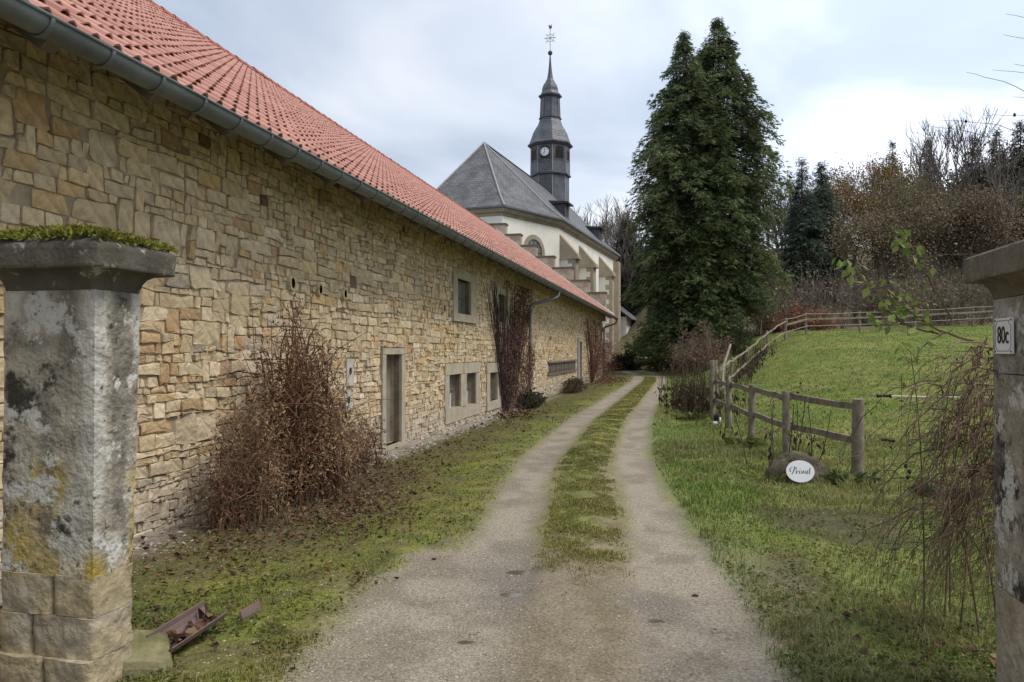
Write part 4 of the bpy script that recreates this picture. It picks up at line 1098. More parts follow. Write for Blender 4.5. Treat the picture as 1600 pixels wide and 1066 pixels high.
# ------------------------------------------------------------------ debris beside the left pillar
ch = MB(); n = 9; V, F = [], []
a0, a1 = np.array([-1.80, 3.80]), np.array([-1.68, 4.22]); dd = (a1-a0)/np.linalg.norm(a1-a0); sd = np.array([dd[1], -dd[0]])
for (p, zz_) in ((a0, .055), (a1, .10)):
    for rad in (.085, .079):
        for j in range(n): t = PI+PI*j/(n-1)-.30; q = p+sd*rad*math.cos(t); V.append((q[0], q[1], h1(*p)+zz_+.05+rad*math.sin(t)))
for j in range(n-1): F += [(j, j+1, 2*n+j+1, 2*n+j), (n+j+1, n+j, 3*n+j, 3*n+j+1), (j+1, j, n+j, n+j+1), (2*n+j, 2*n+j+1, 3*n+j+1, 3*n+j)]
F += [(0, 2*n, 3*n, n), (n-1, 2*n-1, 4*n-1, 3*n-1)]
tag(ch.add(V, F).build('gutter_channel', M_red), 'broken red-brown gutter channel full of dead leaves by the left pillar', 'gutter piece')
tag(MB().add([(-1.63, 4.44, .0), (-1.61, 4.44, .0), (-1.55, 4.6, .0), (-1.57, 4.6, .0), (-1.63, 4.44, .045), (-1.62, 4.44, .045), (-1.56, 4.6, .055), (-1.57, 4.6, .055)],
    [(4, 5, 6, 7), (0, 1, 5, 4), (1, 2, 6, 5), (2, 3, 7, 6), (3, 0, 4, 7)]).build('gutter_shard', M_red), 'narrow shard of gutter lying in the leaves beyond the channel', 'gutter piece')
mb = MB(); V, F = rect_loft(-.21, .21, -.15, .15, [(.0, -.08), (.0, -.02), (0, .02), (-.012, .05)], seg=.03, seed=81, noise=.012, round_=.05)
V[:, 2] += V[:, 0]*-.22+V[:, 1]*.25+(fbm(V[:, 0]*9, V[:, 1]*9, seed=82)-.5)*.03
yl = sstep((fbm(V[:, 0]*8, V[:, 1]*8, seed=83)-.5)/.15)[:, None]
sb_ = mb.add(V, F, np.array([[.20, .18, .10]])*(1-yl*.5)+np.array([[.10, .11, .03]])*yl*.5).build('stone_slab', M_stone, loc=(-1.93, 3.72, .075)); sb_.rotation_euler = (0, 0, .5)
tag(sb_, 'mossy stone slab leaning at the foot of the left pillar', 'stone slab')

# ------------------------------------------------------------------ plants: builders
def bezier(p0, p1, p2, n): t = np.linspace(0, 1, n)[:, None]; return (1-t)**2*np.array(p0)+2*t*(1-t)*np.array(p1)+t**2*np.array(p2)
def poly_segments(mb, P, r0, r1, col, sides=3):
    n = len(P)-1; r_ = np.linspace(r0, r1, n+1); segments(mb, P[:-1], P[1:], r_[:-1], r_[1:], col, sides)
def conifer(name, label, loc, Ht, prof, nb, per, size, cols, seed, z0=.6, trunk_r=.3, droop=.35, group=None, fan=4, lean=(0, 0)):
    rs = np.random.default_rng(seed)
    root = empty(name, loc, rs.uniform(0, 6)); tag(root, label, 'tree', group)
    tr = MB(); tr.tube([(0, 0, -.4), (0, 0, Ht*.4), (0, 0, Ht*.97)], [trunk_r, trunk_r*.7, .03], 8, (.10, .07, .05)); tr.build('trunk', M_bark, root)
    Ps, Ds, Ss, Cs = [], [], [], []; bA, bB, bR = [], [], []
    hs = z0+(Ht-z0)*(rs.random(nb)**1.25); hs[:6] = Ht-rs.random(6)*.5
    for i, h in enumerate(hs):
        az = rs.uniform(0, 2*PI); r_ = max(prof(h/Ht), .12)*rs.uniform(.55, 1.12)*(.66+.6*float(vnoise(math.cos(az)*1.3+seed, math.sin(az)*1.3, h*.35))); d = np.array([math.cos(az), math.sin(az), 0])
        p0 = np.array([0, 0, h+r_*.10]); p2 = d*r_+np.array([0, 0, h-r_*droop*rs.uniform(.6, 1.3)]); p1 = d*r_*.55+np.array([0, 0, h+r_*.22])
        m = max(4, int(per*(.35+r_/prof(.3))*rs.uniform(.8, 1.2)))
        t = 1-rs.random(m)**1.4*.72; t = t[:, None]
        P = (1-t)**2*p0+2*t*(1-t)*p1+t**2*p2
        side = np.array([-d[1], d[0], 0]); sp = rs.normal(size=(m, 1))*r_*.16*(1.25-t)
        P = P+side*sp+rs.normal(size=(m, 3))*size*.35
        D = d*.75+side*np.sign(sp)*.4+np.array([0, 0, -.55])+rs.normal(size=(m, 3))*.33
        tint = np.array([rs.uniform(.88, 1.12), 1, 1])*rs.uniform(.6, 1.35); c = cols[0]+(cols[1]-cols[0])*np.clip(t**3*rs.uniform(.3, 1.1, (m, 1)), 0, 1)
        Ps.append(P); Ds.append(D); Ss.append(size*rs.uniform(.6, 1.3, m)*min(1, .45+.4*r_)); Cs.append(c*tint)
        bA.append(p0); bB.append(p2*.9+p0*.1); bR.append(.02+.008*r_)
    P, D, S_, c = map(np.concatenate, (Ps, Ds, Ss, Cs))
    mb = MB()
    for k in range(fan):
        f = (k-(fan-1)/2)/max(fan-1, 1)*1.3
        perp = np.cross(D, np.array([0, 0, 1.0])); perp /= np.linalg.norm(perp, axis=1)[:, None]+1e-6
        cards(mb, P, D+perp*f+np.array([0, 0, -abs(f)*.15])+rs.normal(size=D.shape)*.12, S_*(1-.25*abs(f)), .16, c*rs.uniform(.85, 1.15, (len(P), 1)), rs)
    mb.build('crown', M_leaf, root)
    b = MB(); segments(b, np.array(bA), np.array(bB), np.array(bR), .008, (.09, .065, .05)); struct(b.build('limbs', M_bark, root), 'stuff')
    return root
def grow(rs, p, d, L_, r_, depth, out, spread=.55, up=.18, minr=.004, kids=(2, 3)):
    n = 3; q = np.array(p, float); d = np.array(d, float)
    for i in range(n):
        d2 = d+rs.normal(size=3)*.13+np.array([0, 0, up*.3]); d2 /= np.linalg.norm(d2); q2 = q+d2*L_/n
        ra = r_*(1-.28*i/n); rb = r_*(1-.28*(i+1)/n); out.append((q, q2, ra, rb, depth)); q, d = q2, d2
        if i == 1 and depth > 1 and rs.random() < .75: _child(rs, q, d, L_*.72, rb*.55, depth-1, out, spread, up, minr, kids)
    if depth <= 0: return
    for _ in range(int(rs.integers(kids[0], kids[1]+1))): _child(rs, q, d, L_*rs.uniform(.66, .88), r_*.62, depth-1, out, spread, up, minr, kids)
def _child(rs, q, d, L_, r_, depth, out, spread, up, minr, kids):
    v = rs.normal(size=3); v -= (v@d)*d; v /= np.linalg.norm(v)+1e-9
    e = d+v*spread*rs.uniform(.5, 1.3)+np.array([0, 0, up]); e /= np.linalg.norm(e); grow(rs, q, e, L_, max(r_, minr), depth, out, spread, up, minr, kids)
def tree_data(seed, Ht, depth=6, spread=.55, up=.18, minr=.012, r0=None):
    rs = np.random.default_rng(seed); out = []
    grow(rs, (0, 0, 0), (rs.normal()*.04, rs.normal()*.04, 1), Ht*.27, r0 or Ht*.017, depth, out, spread, up, minr)
    A = np.array([o[0] for o in out]); B = np.array([o[1] for o in out]); ra = np.array([o[2] for o in out]); rb = np.array([o[3] for o in out]); dp = np.array([o[4] for o in out])
    s = Ht/max(B[:, 2].max(), .1); return A*s, B*s, np.maximum(ra, minr), np.maximum(rb, minr*.8), dp
def leafing(mb, B, dp, n, size, cols, seed, spread=.5, maxdepth=2):
    rs = np.random.default_rng(seed); idx = np.where(dp <= maxdepth)[0]; k = rs.choice(idx, n)
    P = B[k]+rs.normal(size=(n, 3))*spread; t = rs.random((n, 1)); cl = cols[0]*(1-t)+cols[1]*t
    bl = rs.uniform(.85, 1.12, len(B))[k][:, None]
    cards(mb, P, rs.normal(size=(n, 3))+np.array([0, 0, -.4]), size*rs.uniform(.6, 1.3, n), .75, cl*bl, rs)
def bare_tree(name, label, loc, seed, Ht, col=(.13, .11, .095), leaves=None, group=None, **k):
    root = empty(name, loc); tag(root, label, 'tree', group)
    A, B, ra, rb, dp = tree_data(seed, Ht, **k); mx = dp.max()
    t = MB(); w = dp == mx; segments(t, A[w], B[w], ra[w], rb[w], col, 7); t.build('trunk', M_bark, root)
    b = MB(); segments(b, A[~w], B[~w], ra[~w], rb[~w], col, 3)
    cr = b.build('crown' if leaves is None else 'branches', M_bark, root)
    if leaves is not None:
        m = MB(); leafing(m, B, dp, leaves[0], leaves[1], leaves[2], seed+1, leaves[3]); m.build('crown', M_dry, root)
    return root

# ------------------------------------------------------------------ the big conifers and the wood
def prof_big(R_):
    hs = [0, .06, .15, .3, .5, .66, .74, .86, .93, 1.0]; rs_ = [.62, .82, .92, .98, 1.02, .95, .82, .48, .25, .03]
    return lambda h: R_*float(np.interp(h, hs, rs_))
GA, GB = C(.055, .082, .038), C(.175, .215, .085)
zb_ = h1(14.1, 50)
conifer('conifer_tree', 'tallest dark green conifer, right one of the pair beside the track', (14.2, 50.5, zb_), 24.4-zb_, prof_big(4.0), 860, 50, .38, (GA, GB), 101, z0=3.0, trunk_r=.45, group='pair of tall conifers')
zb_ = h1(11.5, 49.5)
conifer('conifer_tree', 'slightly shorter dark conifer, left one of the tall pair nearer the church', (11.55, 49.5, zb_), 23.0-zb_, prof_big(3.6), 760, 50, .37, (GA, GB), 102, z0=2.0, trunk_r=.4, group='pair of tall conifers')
def cone(R_): return lambda h: R_*max(1-h, .02)**.85
SA, SB = C(.045, .068, .05), C(.11, .145, .10)
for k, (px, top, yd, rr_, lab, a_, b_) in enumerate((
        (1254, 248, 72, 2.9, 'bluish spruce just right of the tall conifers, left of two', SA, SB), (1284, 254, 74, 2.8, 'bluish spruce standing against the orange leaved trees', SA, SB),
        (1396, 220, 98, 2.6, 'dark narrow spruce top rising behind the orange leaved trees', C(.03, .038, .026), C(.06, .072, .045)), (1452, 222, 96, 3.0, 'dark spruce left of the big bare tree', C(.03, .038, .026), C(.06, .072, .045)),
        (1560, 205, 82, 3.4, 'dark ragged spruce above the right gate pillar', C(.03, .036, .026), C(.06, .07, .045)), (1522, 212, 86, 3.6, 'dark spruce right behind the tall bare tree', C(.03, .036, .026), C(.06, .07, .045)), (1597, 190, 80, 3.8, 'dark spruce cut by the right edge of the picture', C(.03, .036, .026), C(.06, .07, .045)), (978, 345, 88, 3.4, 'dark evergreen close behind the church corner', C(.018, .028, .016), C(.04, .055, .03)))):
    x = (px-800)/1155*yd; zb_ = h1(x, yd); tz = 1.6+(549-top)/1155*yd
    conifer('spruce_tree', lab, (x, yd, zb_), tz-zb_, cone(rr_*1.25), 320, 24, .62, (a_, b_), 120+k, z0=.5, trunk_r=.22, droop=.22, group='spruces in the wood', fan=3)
OR = (C(.30, .175, .065), C(.21, .15, .07)); BR = (C(.19, .155, .10), C(.24, .19, .12)); RU = (C(.20, .14, .10), C(.18, .14, .10)); OL = (C(.17, .165, .085), C(.22, .20, .10))
for k, (px, top, yd, lv, n_, lab) in enumerate((
        (1335, 262, 80, OR, 5200, 'orange leaved tree beside the bluish spruces'), (1372, 250, 86, OR, 5200, 'tallest orange brown tree in the middle of the wood'),
        (1415, 268, 80, OL, 5200, 'olive brown tree right of the orange ones'), (1352, 330, 66, BR, 5600, 'brown bushy tree in front of the orange ones'),
        (1440, 285, 68, BR, 5600, 'brown tree left of the right gate pillar'), (1505, 290, 64, RU, 5000, 'reddish brown tree just above the pillar cap'))):
    x = (px-800)/1155*yd; zb_ = h1(x, yd)
    bare_tree('autumn_tree', lab, (x, yd, zb_), 200+k, 1.6+(549-top)/1155*yd-zb_, (.12, .095, .07), (int(n_*2.2), .19, lv, .75), 'autumn trees in the wood', depth=5, spread=.7, up=.14)
for k, (px, top, yd, lab, dep, sp) in enumerate((
        (1503, 165, 72, 'tall bare tree with fine upright twigs above the right gate pillar', 7, .42), (1238, 246, 84, 'bare tree between the tall conifers and the spruces', 6, .5),
        (1330, 232, 108, 'bare tree top behind the orange trees, leftmost of these', 6, .4), (1428, 205, 104, 'bare tree top left of the tall bare tree', 6, .4),
        (1585, 185, 66, 'bare tree at the right edge above the pillar', 6, .5), (902, 322, 112, 'bare tree seen just right of the church tower foot', 6, .5),
        (935, 318, 104, 'bare tree behind the end of the church roof', 6, .5), (965, 312, 98, 'bare tree between the church and the tall conifers', 6, .45))):
    x = (px-800)/1155*yd; zb_ = h1(x, yd)
    bare_tree('bare_tree', lab, (x, yd, zb_), 300+k, 1.6+(549-top)/1155*yd-zb_, (.125, .108, .098), None, 'bare trees around the wood', depth=dep-1 if k else 6, spread=sp, up=.22, minr=.022)
# the wood beyond: one mass of trunks, twigs and brown leaves
tw, tlv = MB(), MB(); rs = np.random.default_rng(77)
vari = [tree_data(400+i, 12, depth=5, spread=.6, up=.2, minr=.03) for i in range(5)]
for i in range(44):
    px = rs.uniform(1200, 1680) if i < 34 else rs.uniform(870, 1010); yd = rs.uniform(78, 135)
    x = (px-800)/1155*yd; zb_ = h1(x, yd); hh = rs.uniform(9, 14)+(max(px-1330, 0)/270*4.5 if px > 1200 else 0)
    A, B, ra, rb, dp = vari[i % 5]; s_ = hh/12; t = rs.uniform(0, 6); M_ = np.array([[math.cos(t), -math.sin(t), 0], [math.sin(t), math.cos(t), 0], [0, 0, 1]])*s_
    A2, B2 = A@M_.T+[x, yd, zb_], B@M_.T+[x, yd, zb_]
    segments(tw, A2, B2, ra, rb, np.array([.16, .135, .115])*rs.uniform(.7, 1.2), 3)
    if px > 1290 and rs.random() < .7: leafing(tlv, B2, dp, 700, .42, [OR, BR, RU, OL, BR][int(rs.integers(5))], 500+i, .8)
for i in range(190):       # undergrowth on the slope
    yd = rs.uniform(48, 100); px = rs.uniform(1190, 1720) if i < 150 else rs.uniform(960, 1080); x = (px-800)/1155*yd
    if px < 1100 and (yd < 86): yd = rs.uniform(86, 105); x = (px-800)/1155*yd
    if px > 1190 and yd < 47.5: continue
    zb_ = h1(x, yd); m = 26; hh = rs.uniform(2.0, 4.6)
    az = rs.uniform(0, 2*PI, m); tip = np.c_[np.cos(az)*hh*.55*rs.random(m), np.sin(az)*hh*.55*rs.random(m), hh*rs.uniform(.5, 1, m)]+[x, yd, zb_]
    b0 = np.array([x, yd, zb_])+np.c_[rs.normal(size=(m, 2))*.4, np.zeros(m)]
    mid_ = (b0+tip)/2+rs.normal(size=(m, 3))*.3
    cb = np.array([.19, .15, .12])*rs.uniform(.7, 1.2)
    segments(tw, b0, mid_, .025, .016, cb); segments(tw, mid_, tip, .016, .008, cb)
    for _ in range(2):
        k = rs.integers(m, size=40); base = mid_[k]+(tip[k]-mid_[k])*rs.random((40, 1)); segments(tw, base, base+rs.normal(size=(40, 3))*.45+[0, 0, .25], .01, .006, cb)
    cl = [BR, (C(.15, .13, .10), C(.20, .17, .13)), OL, (C(.13, .12, .075), C(.18, .16, .10)), (C(.12, .105, .08), C(.17, .145, .11))][int(rs.integers(5))]
    q = 170; k = rs.integers(m, size=q); P = mid_[k]+(tip[k]-mid_[k])*rs.random((q, 1))+rs.normal(size=(q, 3))*.35; t = rs.random((q, 1))
    cards(tlv, P, rs.normal(size=(q, 3)), rs.uniform(.12, .30, q), .7, (cl[0]*(1-t)+cl[1]*t)*rs.uniform(.75, 1.15), rs)
wd_ = struct(tw.build('woodland', M_bark), 'stuff', 'brown leafless wood and thicket on the slope'); wd_['category'] = 'wood'
o = tlv.build('woodland_leaves', M_dry); o.parent = wd_; o['kind'] = 'stuff'

# ------------------------------------------------------------------ shrubs
def shrub(name, label, loc, w, d, h, nst, nlf, lcols, seed, scol=(.09, .065, .05), lsize=.06, r0=.012, cat='shrub', ratio=.5, arch=.5, bias=.9, mat=None, group=None, rz=0, dome=True, lean=(0, 0)):
    rs = np.random.default_rng(seed); root = empty(name, loc, rz); tag(root, label, cat, group)
    st, lf = MB(), MB(); tips = []
    for i in range(nst):
        bx, by = rs.normal()*w*.16, rs.normal()*d*.16
        az = rs.uniform(0, 2*PI); q = math.sqrt(rs.random()); tx, ty = math.cos(az)*w*.5*q, math.sin(az)*d*.5*q
        tz = h*(math.sqrt(max(1-.85*q*q, .05)) if dome else 1)*rs.uniform(.38, 1.18)
        P = bezier((bx, by, -.05), (bx+(tx-bx)*(1-arch)*.6, by+(ty-by)*.3, tz*.85), (tx+lean[0]*tz, ty+lean[1]*tz, tz), 6)
        P[1:-1] += rs.normal(size=(4, 3))*h*.015
        poly_segments(st, P, r0*rs.uniform(.6, 1.2), r0*.3, np.array(scol)*rs.uniform(.7, 1.3)); tips.append(P)
        for _ in range(3):
            k = rs.integers(2, 6); e = P[k]+rs.normal(size=3)*h*.10+np.array([0, 0, h*.06]); segments(st, P[k:k+1], e[None], r0*.35, r0*.2, np.array(scol))
    st.build('stems', M_bark, root)
    if nlf:
        T = np.array(tips); i = rs.integers(nst, size=nlf); t = 5*(1-rs.random(nlf)**1.3*bias); k = np.clip(t.astype(int), 0, 4); f = (t-k)[:, None]
        P = T[i, k]*(1-f)+T[i, k+1]*f+rs.normal(size=(nlf, 3))*h*.04
        u = rs.random((nlf, 1)); tint = rs.uniform(.7, 1.3, nst)[i][:, None]
        cards(lf, P, rs.normal(size=(nlf, 3))+np.array([0, 0, -.35]), lsize*rs.uniform(.5, 1.4, nlf), ratio, (lcols[0]*(1-u)+lcols[1]*u)*tint, rs, fold=.12)
        lf.build('leaves', mat or M_dry, root)
    return root
def wl_(x, y): p = R*(x-4.6)+U*y; return (p[0], p[1], h1(p[0], p[1]))
DK = (C(.12, .062, .04), C(.20, .11, .068)); TN = (C(.24, .14, .08), C(.36, .25, .14))
ds = shrub('dead_shrub', 'large dry brown shrub leaning against the barn wall beside the left pillar', wl_(.55, 7.35), 1.0, 1.6, 1.85, 180, 5600, DK, 61, scol=(.175, .095, .06), lsize=.055, r0=.015, ratio=.35, rz=-TH)
for (y, w, h, n_, cc_, sd_, ox) in ((6.45, 1.0, 1.2, 50, TN, 62, .6), (8.3, 1.3, 1.05, 50, TN, 63, .5), (7.25, 1.0, 1.6, 45, TN, 64, .7), (6.0, .9, .85, 32, DK, 66, .65), (9.2, 1.2, .7, 28, DK, 67, .45)):
    s_ = shrub('x', 'x', wl_(ox, y), .9, w, h, int(n_*1.7), 3800 if h > 1 else 1500, cc_, sd_, scol=(.18, .12, .08), lsize=.05, r0=.007, ratio=.3, rz=-TH)
    bpy.context.view_layer.update()
    for c_ in list(s_.children):
        mw = c_.matrix_world.copy(); c_.name = 'side_growth' if 'stems' in c_.name else 'seed_heads'; c_.parent = ds; c_.matrix_local = ds.matrix_world.inverted() @ mw
    bpy.data.objects.remove(s_)
shrub('low_shrub', 'small brown shrub at the wall foot below the slatted vent', wl_(.55, 29), .9, 4.2, .55, 120, 3000, (C(.07, .06, .035), C(.11, .08, .045)), 71, lsize=.07, rz=-TH)
# creepers on the wall
def creeper(name, label, y0, y1, ztop, thick, nst, nlf, cols, seed, bushy0, base):
    rs = np.random.default_rng(seed); root = empty(name, tuple(wl_(.05, base)), -TH); tag(root, label, 'creeper', 'creepers on the barn wall')
    st, lf = MB(), MB()
    for i in range(nst):
        yt = rs.uniform(y0, y1)-base; zt = ztop*rs.uniform(.7, 1.0); P = bezier((.03, rs.normal()*.15, -.05), (.05, yt*.45, zt*.30), (.03, yt, zt), 9)
        P[1:] += np.c_[rs.random(8)*.03, rs.normal(size=8)*.07, rs.normal(size=8)*.05]
        poly_segments(st, P, .022*rs.uniform(.5, 1.2), .006, np.array([.055, .038, .032])*rs.uniform(.7, 1.3), 4)
        for k in range(2, 8):
            for _ in range(2): e = P[k]+np.array([rs.random()*.04, rs.normal()*.16, abs(rs.normal())*.28]); segments(st, P[k:k+1], e[None], .007, .004, (.06, .042, .035))
    st.build('stems', M_bark, root)
    y = rs.uniform(bushy0, y1, nlf)-base; z = ztop*rs.random(nlf)**.9; pr = np.clip(.35+.65*vnoise(y*1.3, z*1.6, seed=seed)*1.4-.4*z/ztop, .08, 1)
    keep = (rs.random(nlf) < (1.15-.75*(z/ztop)**2)) & (vnoise(y*2.5, z*2.5, seed=seed+2) > .36) & ~((y+base > 18.2) & (y+base < 19.6) & (z > 2.15) & (z < 3.3))
    P = np.c_[rs.random(nlf)*thick*pr+.02, y, z][keep]; q = len(P); u = rs.random((q, 1))
    cards(lf, P, rs.normal(size=(q, 3))*[.5, 1, 1]+np.array([.1, 0, -.6]), rs.uniform(.04, .10, q), .32, (cols[0]*(1-u)+cols[1]*u)*rs.uniform(.7, 1.3, (q, 1)), rs)
    lf.build('leaves', M_dry, root); return root
CRC = (C(.085, .045, .038), C(.15, .085, .068))
creeper('wall_creeper', 'leafless dark red creeper climbing round the small upper window beside the downpipe', 16.9, 22.4, 3.5, .30, 60, 12000, CRC, 81, 18.9, 19.2)
creeper('wall_creeper', 'dense dark red creeper covering the far end of the barn', 35.6, 44.8, 3.3, 1.2, 30, 18000, (C(.10, .042, .036), C(.17, .075, .06)), 82, 35.6, 39)
shrub('evergreen_shrub', 'dark low ivy mound at the foot of the creeper and downpipe', wl_(.45, 20.8), .7, 3.2, .42, 90, 2600, (C(.03, .04, .022), C(.075, .07, .04)), 83, lsize=.08, ratio=.7, mat=M_leaf, rz=-TH)
# planting at the far end of the track
def gp(px, yd): return ((px-800)/1155*yd, yd, h1((px-800)/1155*yd, yd))
shrub('laurel_bush', 'green leafy bush at the bend of the track before the church annex', gp(1018, 60), 5.0, 3.0, 2.5, 130, 5200, (C(.05, .075, .02), C(.11, .14, .035)), 91, lsize=.26, r0=.03, ratio=.5, mat=M_leaf)
shrub('dark_bush', 'dark rounded bush beside the church corner at the bend', gp(978, 55), 3.2, 2.2, 1.35, 90, 4200, (C(.025, .032, .018), C(.06, .065, .03)), 92, lsize=.17, r0=.02, ratio=.5, mat=M_leaf)
shrub('low_bush', 'yellowish low bush under the left conifer', gp(1040, 53), 4.0, 2.2, 1.0, 90, 3000, (C(.10, .10, .03), C(.17, .15, .05)), 93, lsize=.2, r0=.02, mat=M_leaf)
shrub('bare_shrub', 'reddish twiggy shrub under the conifers at the meadow corner', gp(1100, 44), 4.6, 3.0, 2.7, 200, 2600, (C(.18, .12, .09), C(.24, .17, .125)), 94, scol=(.20, .14, .115), lsize=.13, r0=.02)
shrub('copper_shrub', 'copper coloured shrub behind the paddock fence', gp(1256, 47), 4.4, 2.4, 1.7, 160, 4200, (C(.22, .11, .07), C(.28, .15, .08)), 95, scol=(.17, .09, .07), lsize=.15, r0=.02)
shrub('copper_shrub', 'smaller dull reddish shrub left of the copper one behind the fence', gp(1215, 48.5), 3.0, 2.0, 1.1, 110, 2200, (C(.13, .06, .05), C(.18, .10, .06)), 96, scol=(.15, .09, .07), lsize=.13, r0=.02)
shrub('green_shrub', 'small dark green shrub topping the pole fence below the conifers', gp(1160, 37.5), 1.2, 1.2, 2.2, 30, 900, (C(.03, .05, .02), C(.06, .085, .03)), 97, lsize=.13, r0=.02, mat=M_leaf, bias=.35)
lw = empty('low_garden_wall', gp(988, 58)); tag(lw, 'short pale stone garden wall at the bend before the bushes', 'wall')
for k in range(10):
    for q in range(2): blob('stone', M_surround, (-.95+k*.21+.1*q, 0, .55+.22*q), (.12, .13, .12), 40+k+q*11, parent=lw, amp=.3, n=6)
# dead stalks of tall perennials along the fences
def stalks(name, label, spots, h, seed, nl=10):
    rs = np.random.default_rng(seed); x0, y0 = spots[0][:2]; root = empty(name, (x0, y0, h1(x0, y0))); tag(root, label, 'dead plants')
    st, lf = MB(), MB(); O = np.array(root.location)
    few = len(spots) < 12
    for (x, y) in spots:
        if few: st = MB()
        b = np.array([x, y, h1(x, y)])-O; tip = b+np.array([rs.normal()*.10, rs.normal()*.1, h*rs.uniform(.6, 1.1)])
        P = bezier(b, (b+tip)/2+rs.normal(size=3)*.04, tip, 5); cl = np.array([.085, .065, .045])*rs.uniform(.6, 1.4); poly_segments(st, P, .009, .005, cl, 4)
        for _ in range(4): k = rs.integers(2, 5); e = P[k]+np.array([rs.normal()*.07, rs.normal()*.07, .08*rs.random()+.03]); segments(st, P[k:k+1], e[None], .004, .003, cl); cards(lf, e[None], np.array([[0, 0, 1.0]]), .03, .9, cl*.8, rs)
        q = P[1+rs.integers(0, 2, nl)]+rs.normal(size=(nl, 3))*.05; cards(lf, q, np.c_[rs.normal(size=(nl, 2))*.4, -np.ones(nl)], rs.uniform(.06, .16, nl), .4, np.array([[.06, .045, .032]])*rs.uniform(.6, 1.7, (nl, 1)), rs)
        if few: st.build('stalk', M_bark, root); st = None
    if st is not None: struct(st.build('stalks', M_bark, root), 'stuff')
    lf.build('withered_leaves', M_dry, root); return root
rs = np.random.default_rng(9)
stalks('dead_perennials', 'dense clump of withered brown stalks at the bend of the pole fence', [(4.75+rs.normal()*.30, 19.0+rs.normal()*1.1) for _ in range(110)], 1.25, 31)
stalks('dead_perennials', 'row of withered stalks along the curved pole fence', [(a+rs.normal()*.25, b+rs.normal()*.4) for a, b in [(8+4.5*t, 27+9.6*t) for t in rs.random(110)]], .9, 32)
stalks('dead_perennials', 'few thin dead flower stalks standing behind the boulder', [(3.38, 9.75), (3.5, 9.9), (3.62, 9.8), (3.8, 9.95), (4.0, 9.9), (3.9, 10.3), (3.3, 10.4), (4.15, 10.1)], .95, 33, 6)
stalks('dead_perennials', 'single dead stalk between the two middle fence posts', [(3.75, 13.1), (4.4, 13.8)], .7, 34, 8)
def rosette(label, x, y, n, size, cols, seed, mat=None):
    rs = np.random.default_rng(seed); lf = MB(); az = rs.uniform(0, 2*PI, n); r_ = rs.random(n)*.28
    P = np.c_[np.cos(az)*r_, np.sin(az)*r_*.7, rs.random(n)*.06]; D = np.c_[np.cos(az), np.sin(az), rs.uniform(.0, .8, n)]; u = rs.random((n, 1))
    cards(lf, P, D, size*rs.uniform(.6, 1.2, n), .45, cols[0]*(1-u)+cols[1]*u, rs, fold=.08)
    o = lf.build('leafy_plant', mat or M_leaf, loc=(x, y, h1(x, y)+.01)); tag(o, label, 'plant', 'low leafy plants by the fence'); return o
YG = (C(.10, .13, .035), C(.17, .18, .06))
rosette('low leafy rosette in front of the middle fence posts', 3.85, 12.3, 60, .2, YG, 41)
rosette('yellowish leaves at the left foot of the boulder', 3.15, 9.25, 34, .14, (C(.14, .17, .03), C(.22, .22, .05)), 42)
rosette('dark coarse leaves at the right foot of the boulder', 4.1, 9.0, 60, .16, (C(.04, .06, .02), C(.08, .10, .03)), 43)
rosette('leaf clump below the withered stalks at the fence bend', 4.15, 17.3, 90, .22, YG, 44)
rosette('grey-green thistle leaves right of the end fence post', 4.85, 8.2, 70, .2, (C(.06, .085, .05), C(.10, .13, .075)), 45)

# ------------------------------------------------------------------ brambles behind the right pillar
rs = np.random.default_rng(15)
brm = empty('bramble_thicket', (2.75, 4.35, h1(2.75, 4.35))); tag(brm, 'bare arching rose brambles hanging beside the right gate pillar', 'bramble')
O = np.array(brm.location); st, lf, be = MB(), MB(), MB()
BC = np.array([.155, .108, .076])
for i in range(240):
    p0 = np.array([2.66+rs.normal()*.08, 4.15+rs.normal()*.18, rs.uniform(.55, 1.65)]); ln = abs(rs.normal())*.25+.02
    p2 = np.array([p0[0]-ln-.08, p0[1]-rs.uniform(0, .25), max(.1, p0[2]-rs.uniform(.15, .75)**1.2)]); p1 = np.array([p0[0]-ln*.8-.02, p0[1]-.1, p0[2]+rs.uniform(-.05, .22)])
    P = bezier(p0, p1, p2, 10)+np.r_[[[0, 0, 0]], rs.normal(size=(9, 3))*.012]
    c = BC*rs.uniform(.55, 1.6); poly_segments(st, P-O, rs.uniform(.0018, .0065), .0012, c, 5)
    for _ in range(3): k = rs.integers(3, 9); e = P[k]+np.array([-abs(rs.normal())*.07, rs.normal()*.05, -abs(rs.normal())*.09]); segments(st, (P[k:k+1]-O), (e-O)[None], .002, .0012, c, 4)
for i in range(7):       # canes rooted in the ground
    p0 = np.array([2.62+rs.normal()*.16, 4.3+rs.normal()*.2, -.03]); p2 = p0+np.array([-abs(rs.normal())*.3, -rs.random()*.3, rs.uniform(.5, 1.7)])
    P = bezier(p0, (p0+p2)/2+np.array([.05, 0, .3]), p2, 9); poly_segments(st, P-O, .0055, .002, BC*rs.uniform(.5, 1.4), 5)
leafP = []
def twig(pts, r_=.006, nl=0, spread=.06, side=5):
    P = np.array(pts, float); t = np.linspace(0, len(P)-1, 16); Q = np.c_[[np.interp(t, range(len(P)), P[:, k]) for k in range(3)]].T
    
    for _ in range(6): Q[1:-1] = (Q[:-2]+2*Q[1:-1]+Q[2:])/4
    Q[1:] += rs.normal(size=(15, 3))*.004
    poly_segments(st, Q-O, r_, r_*.3, BC*rs.uniform(.6, 1.1), 5)
    for _ in range(side): k = rs.integers(4, 16); e = Q[k]+rs.normal(size=3)*[.09, .05, .07]; segments(st, (Q[k:k+1]-O), (e-O)[None], r_*.4, r_*.22, BC*.8, 4); nl and leafP.append(e)
    if nl: leafP.extend(Q[rs.integers(6, 16, nl)]+rs.normal(size=(nl, 3))*spread*.5)
    return Q
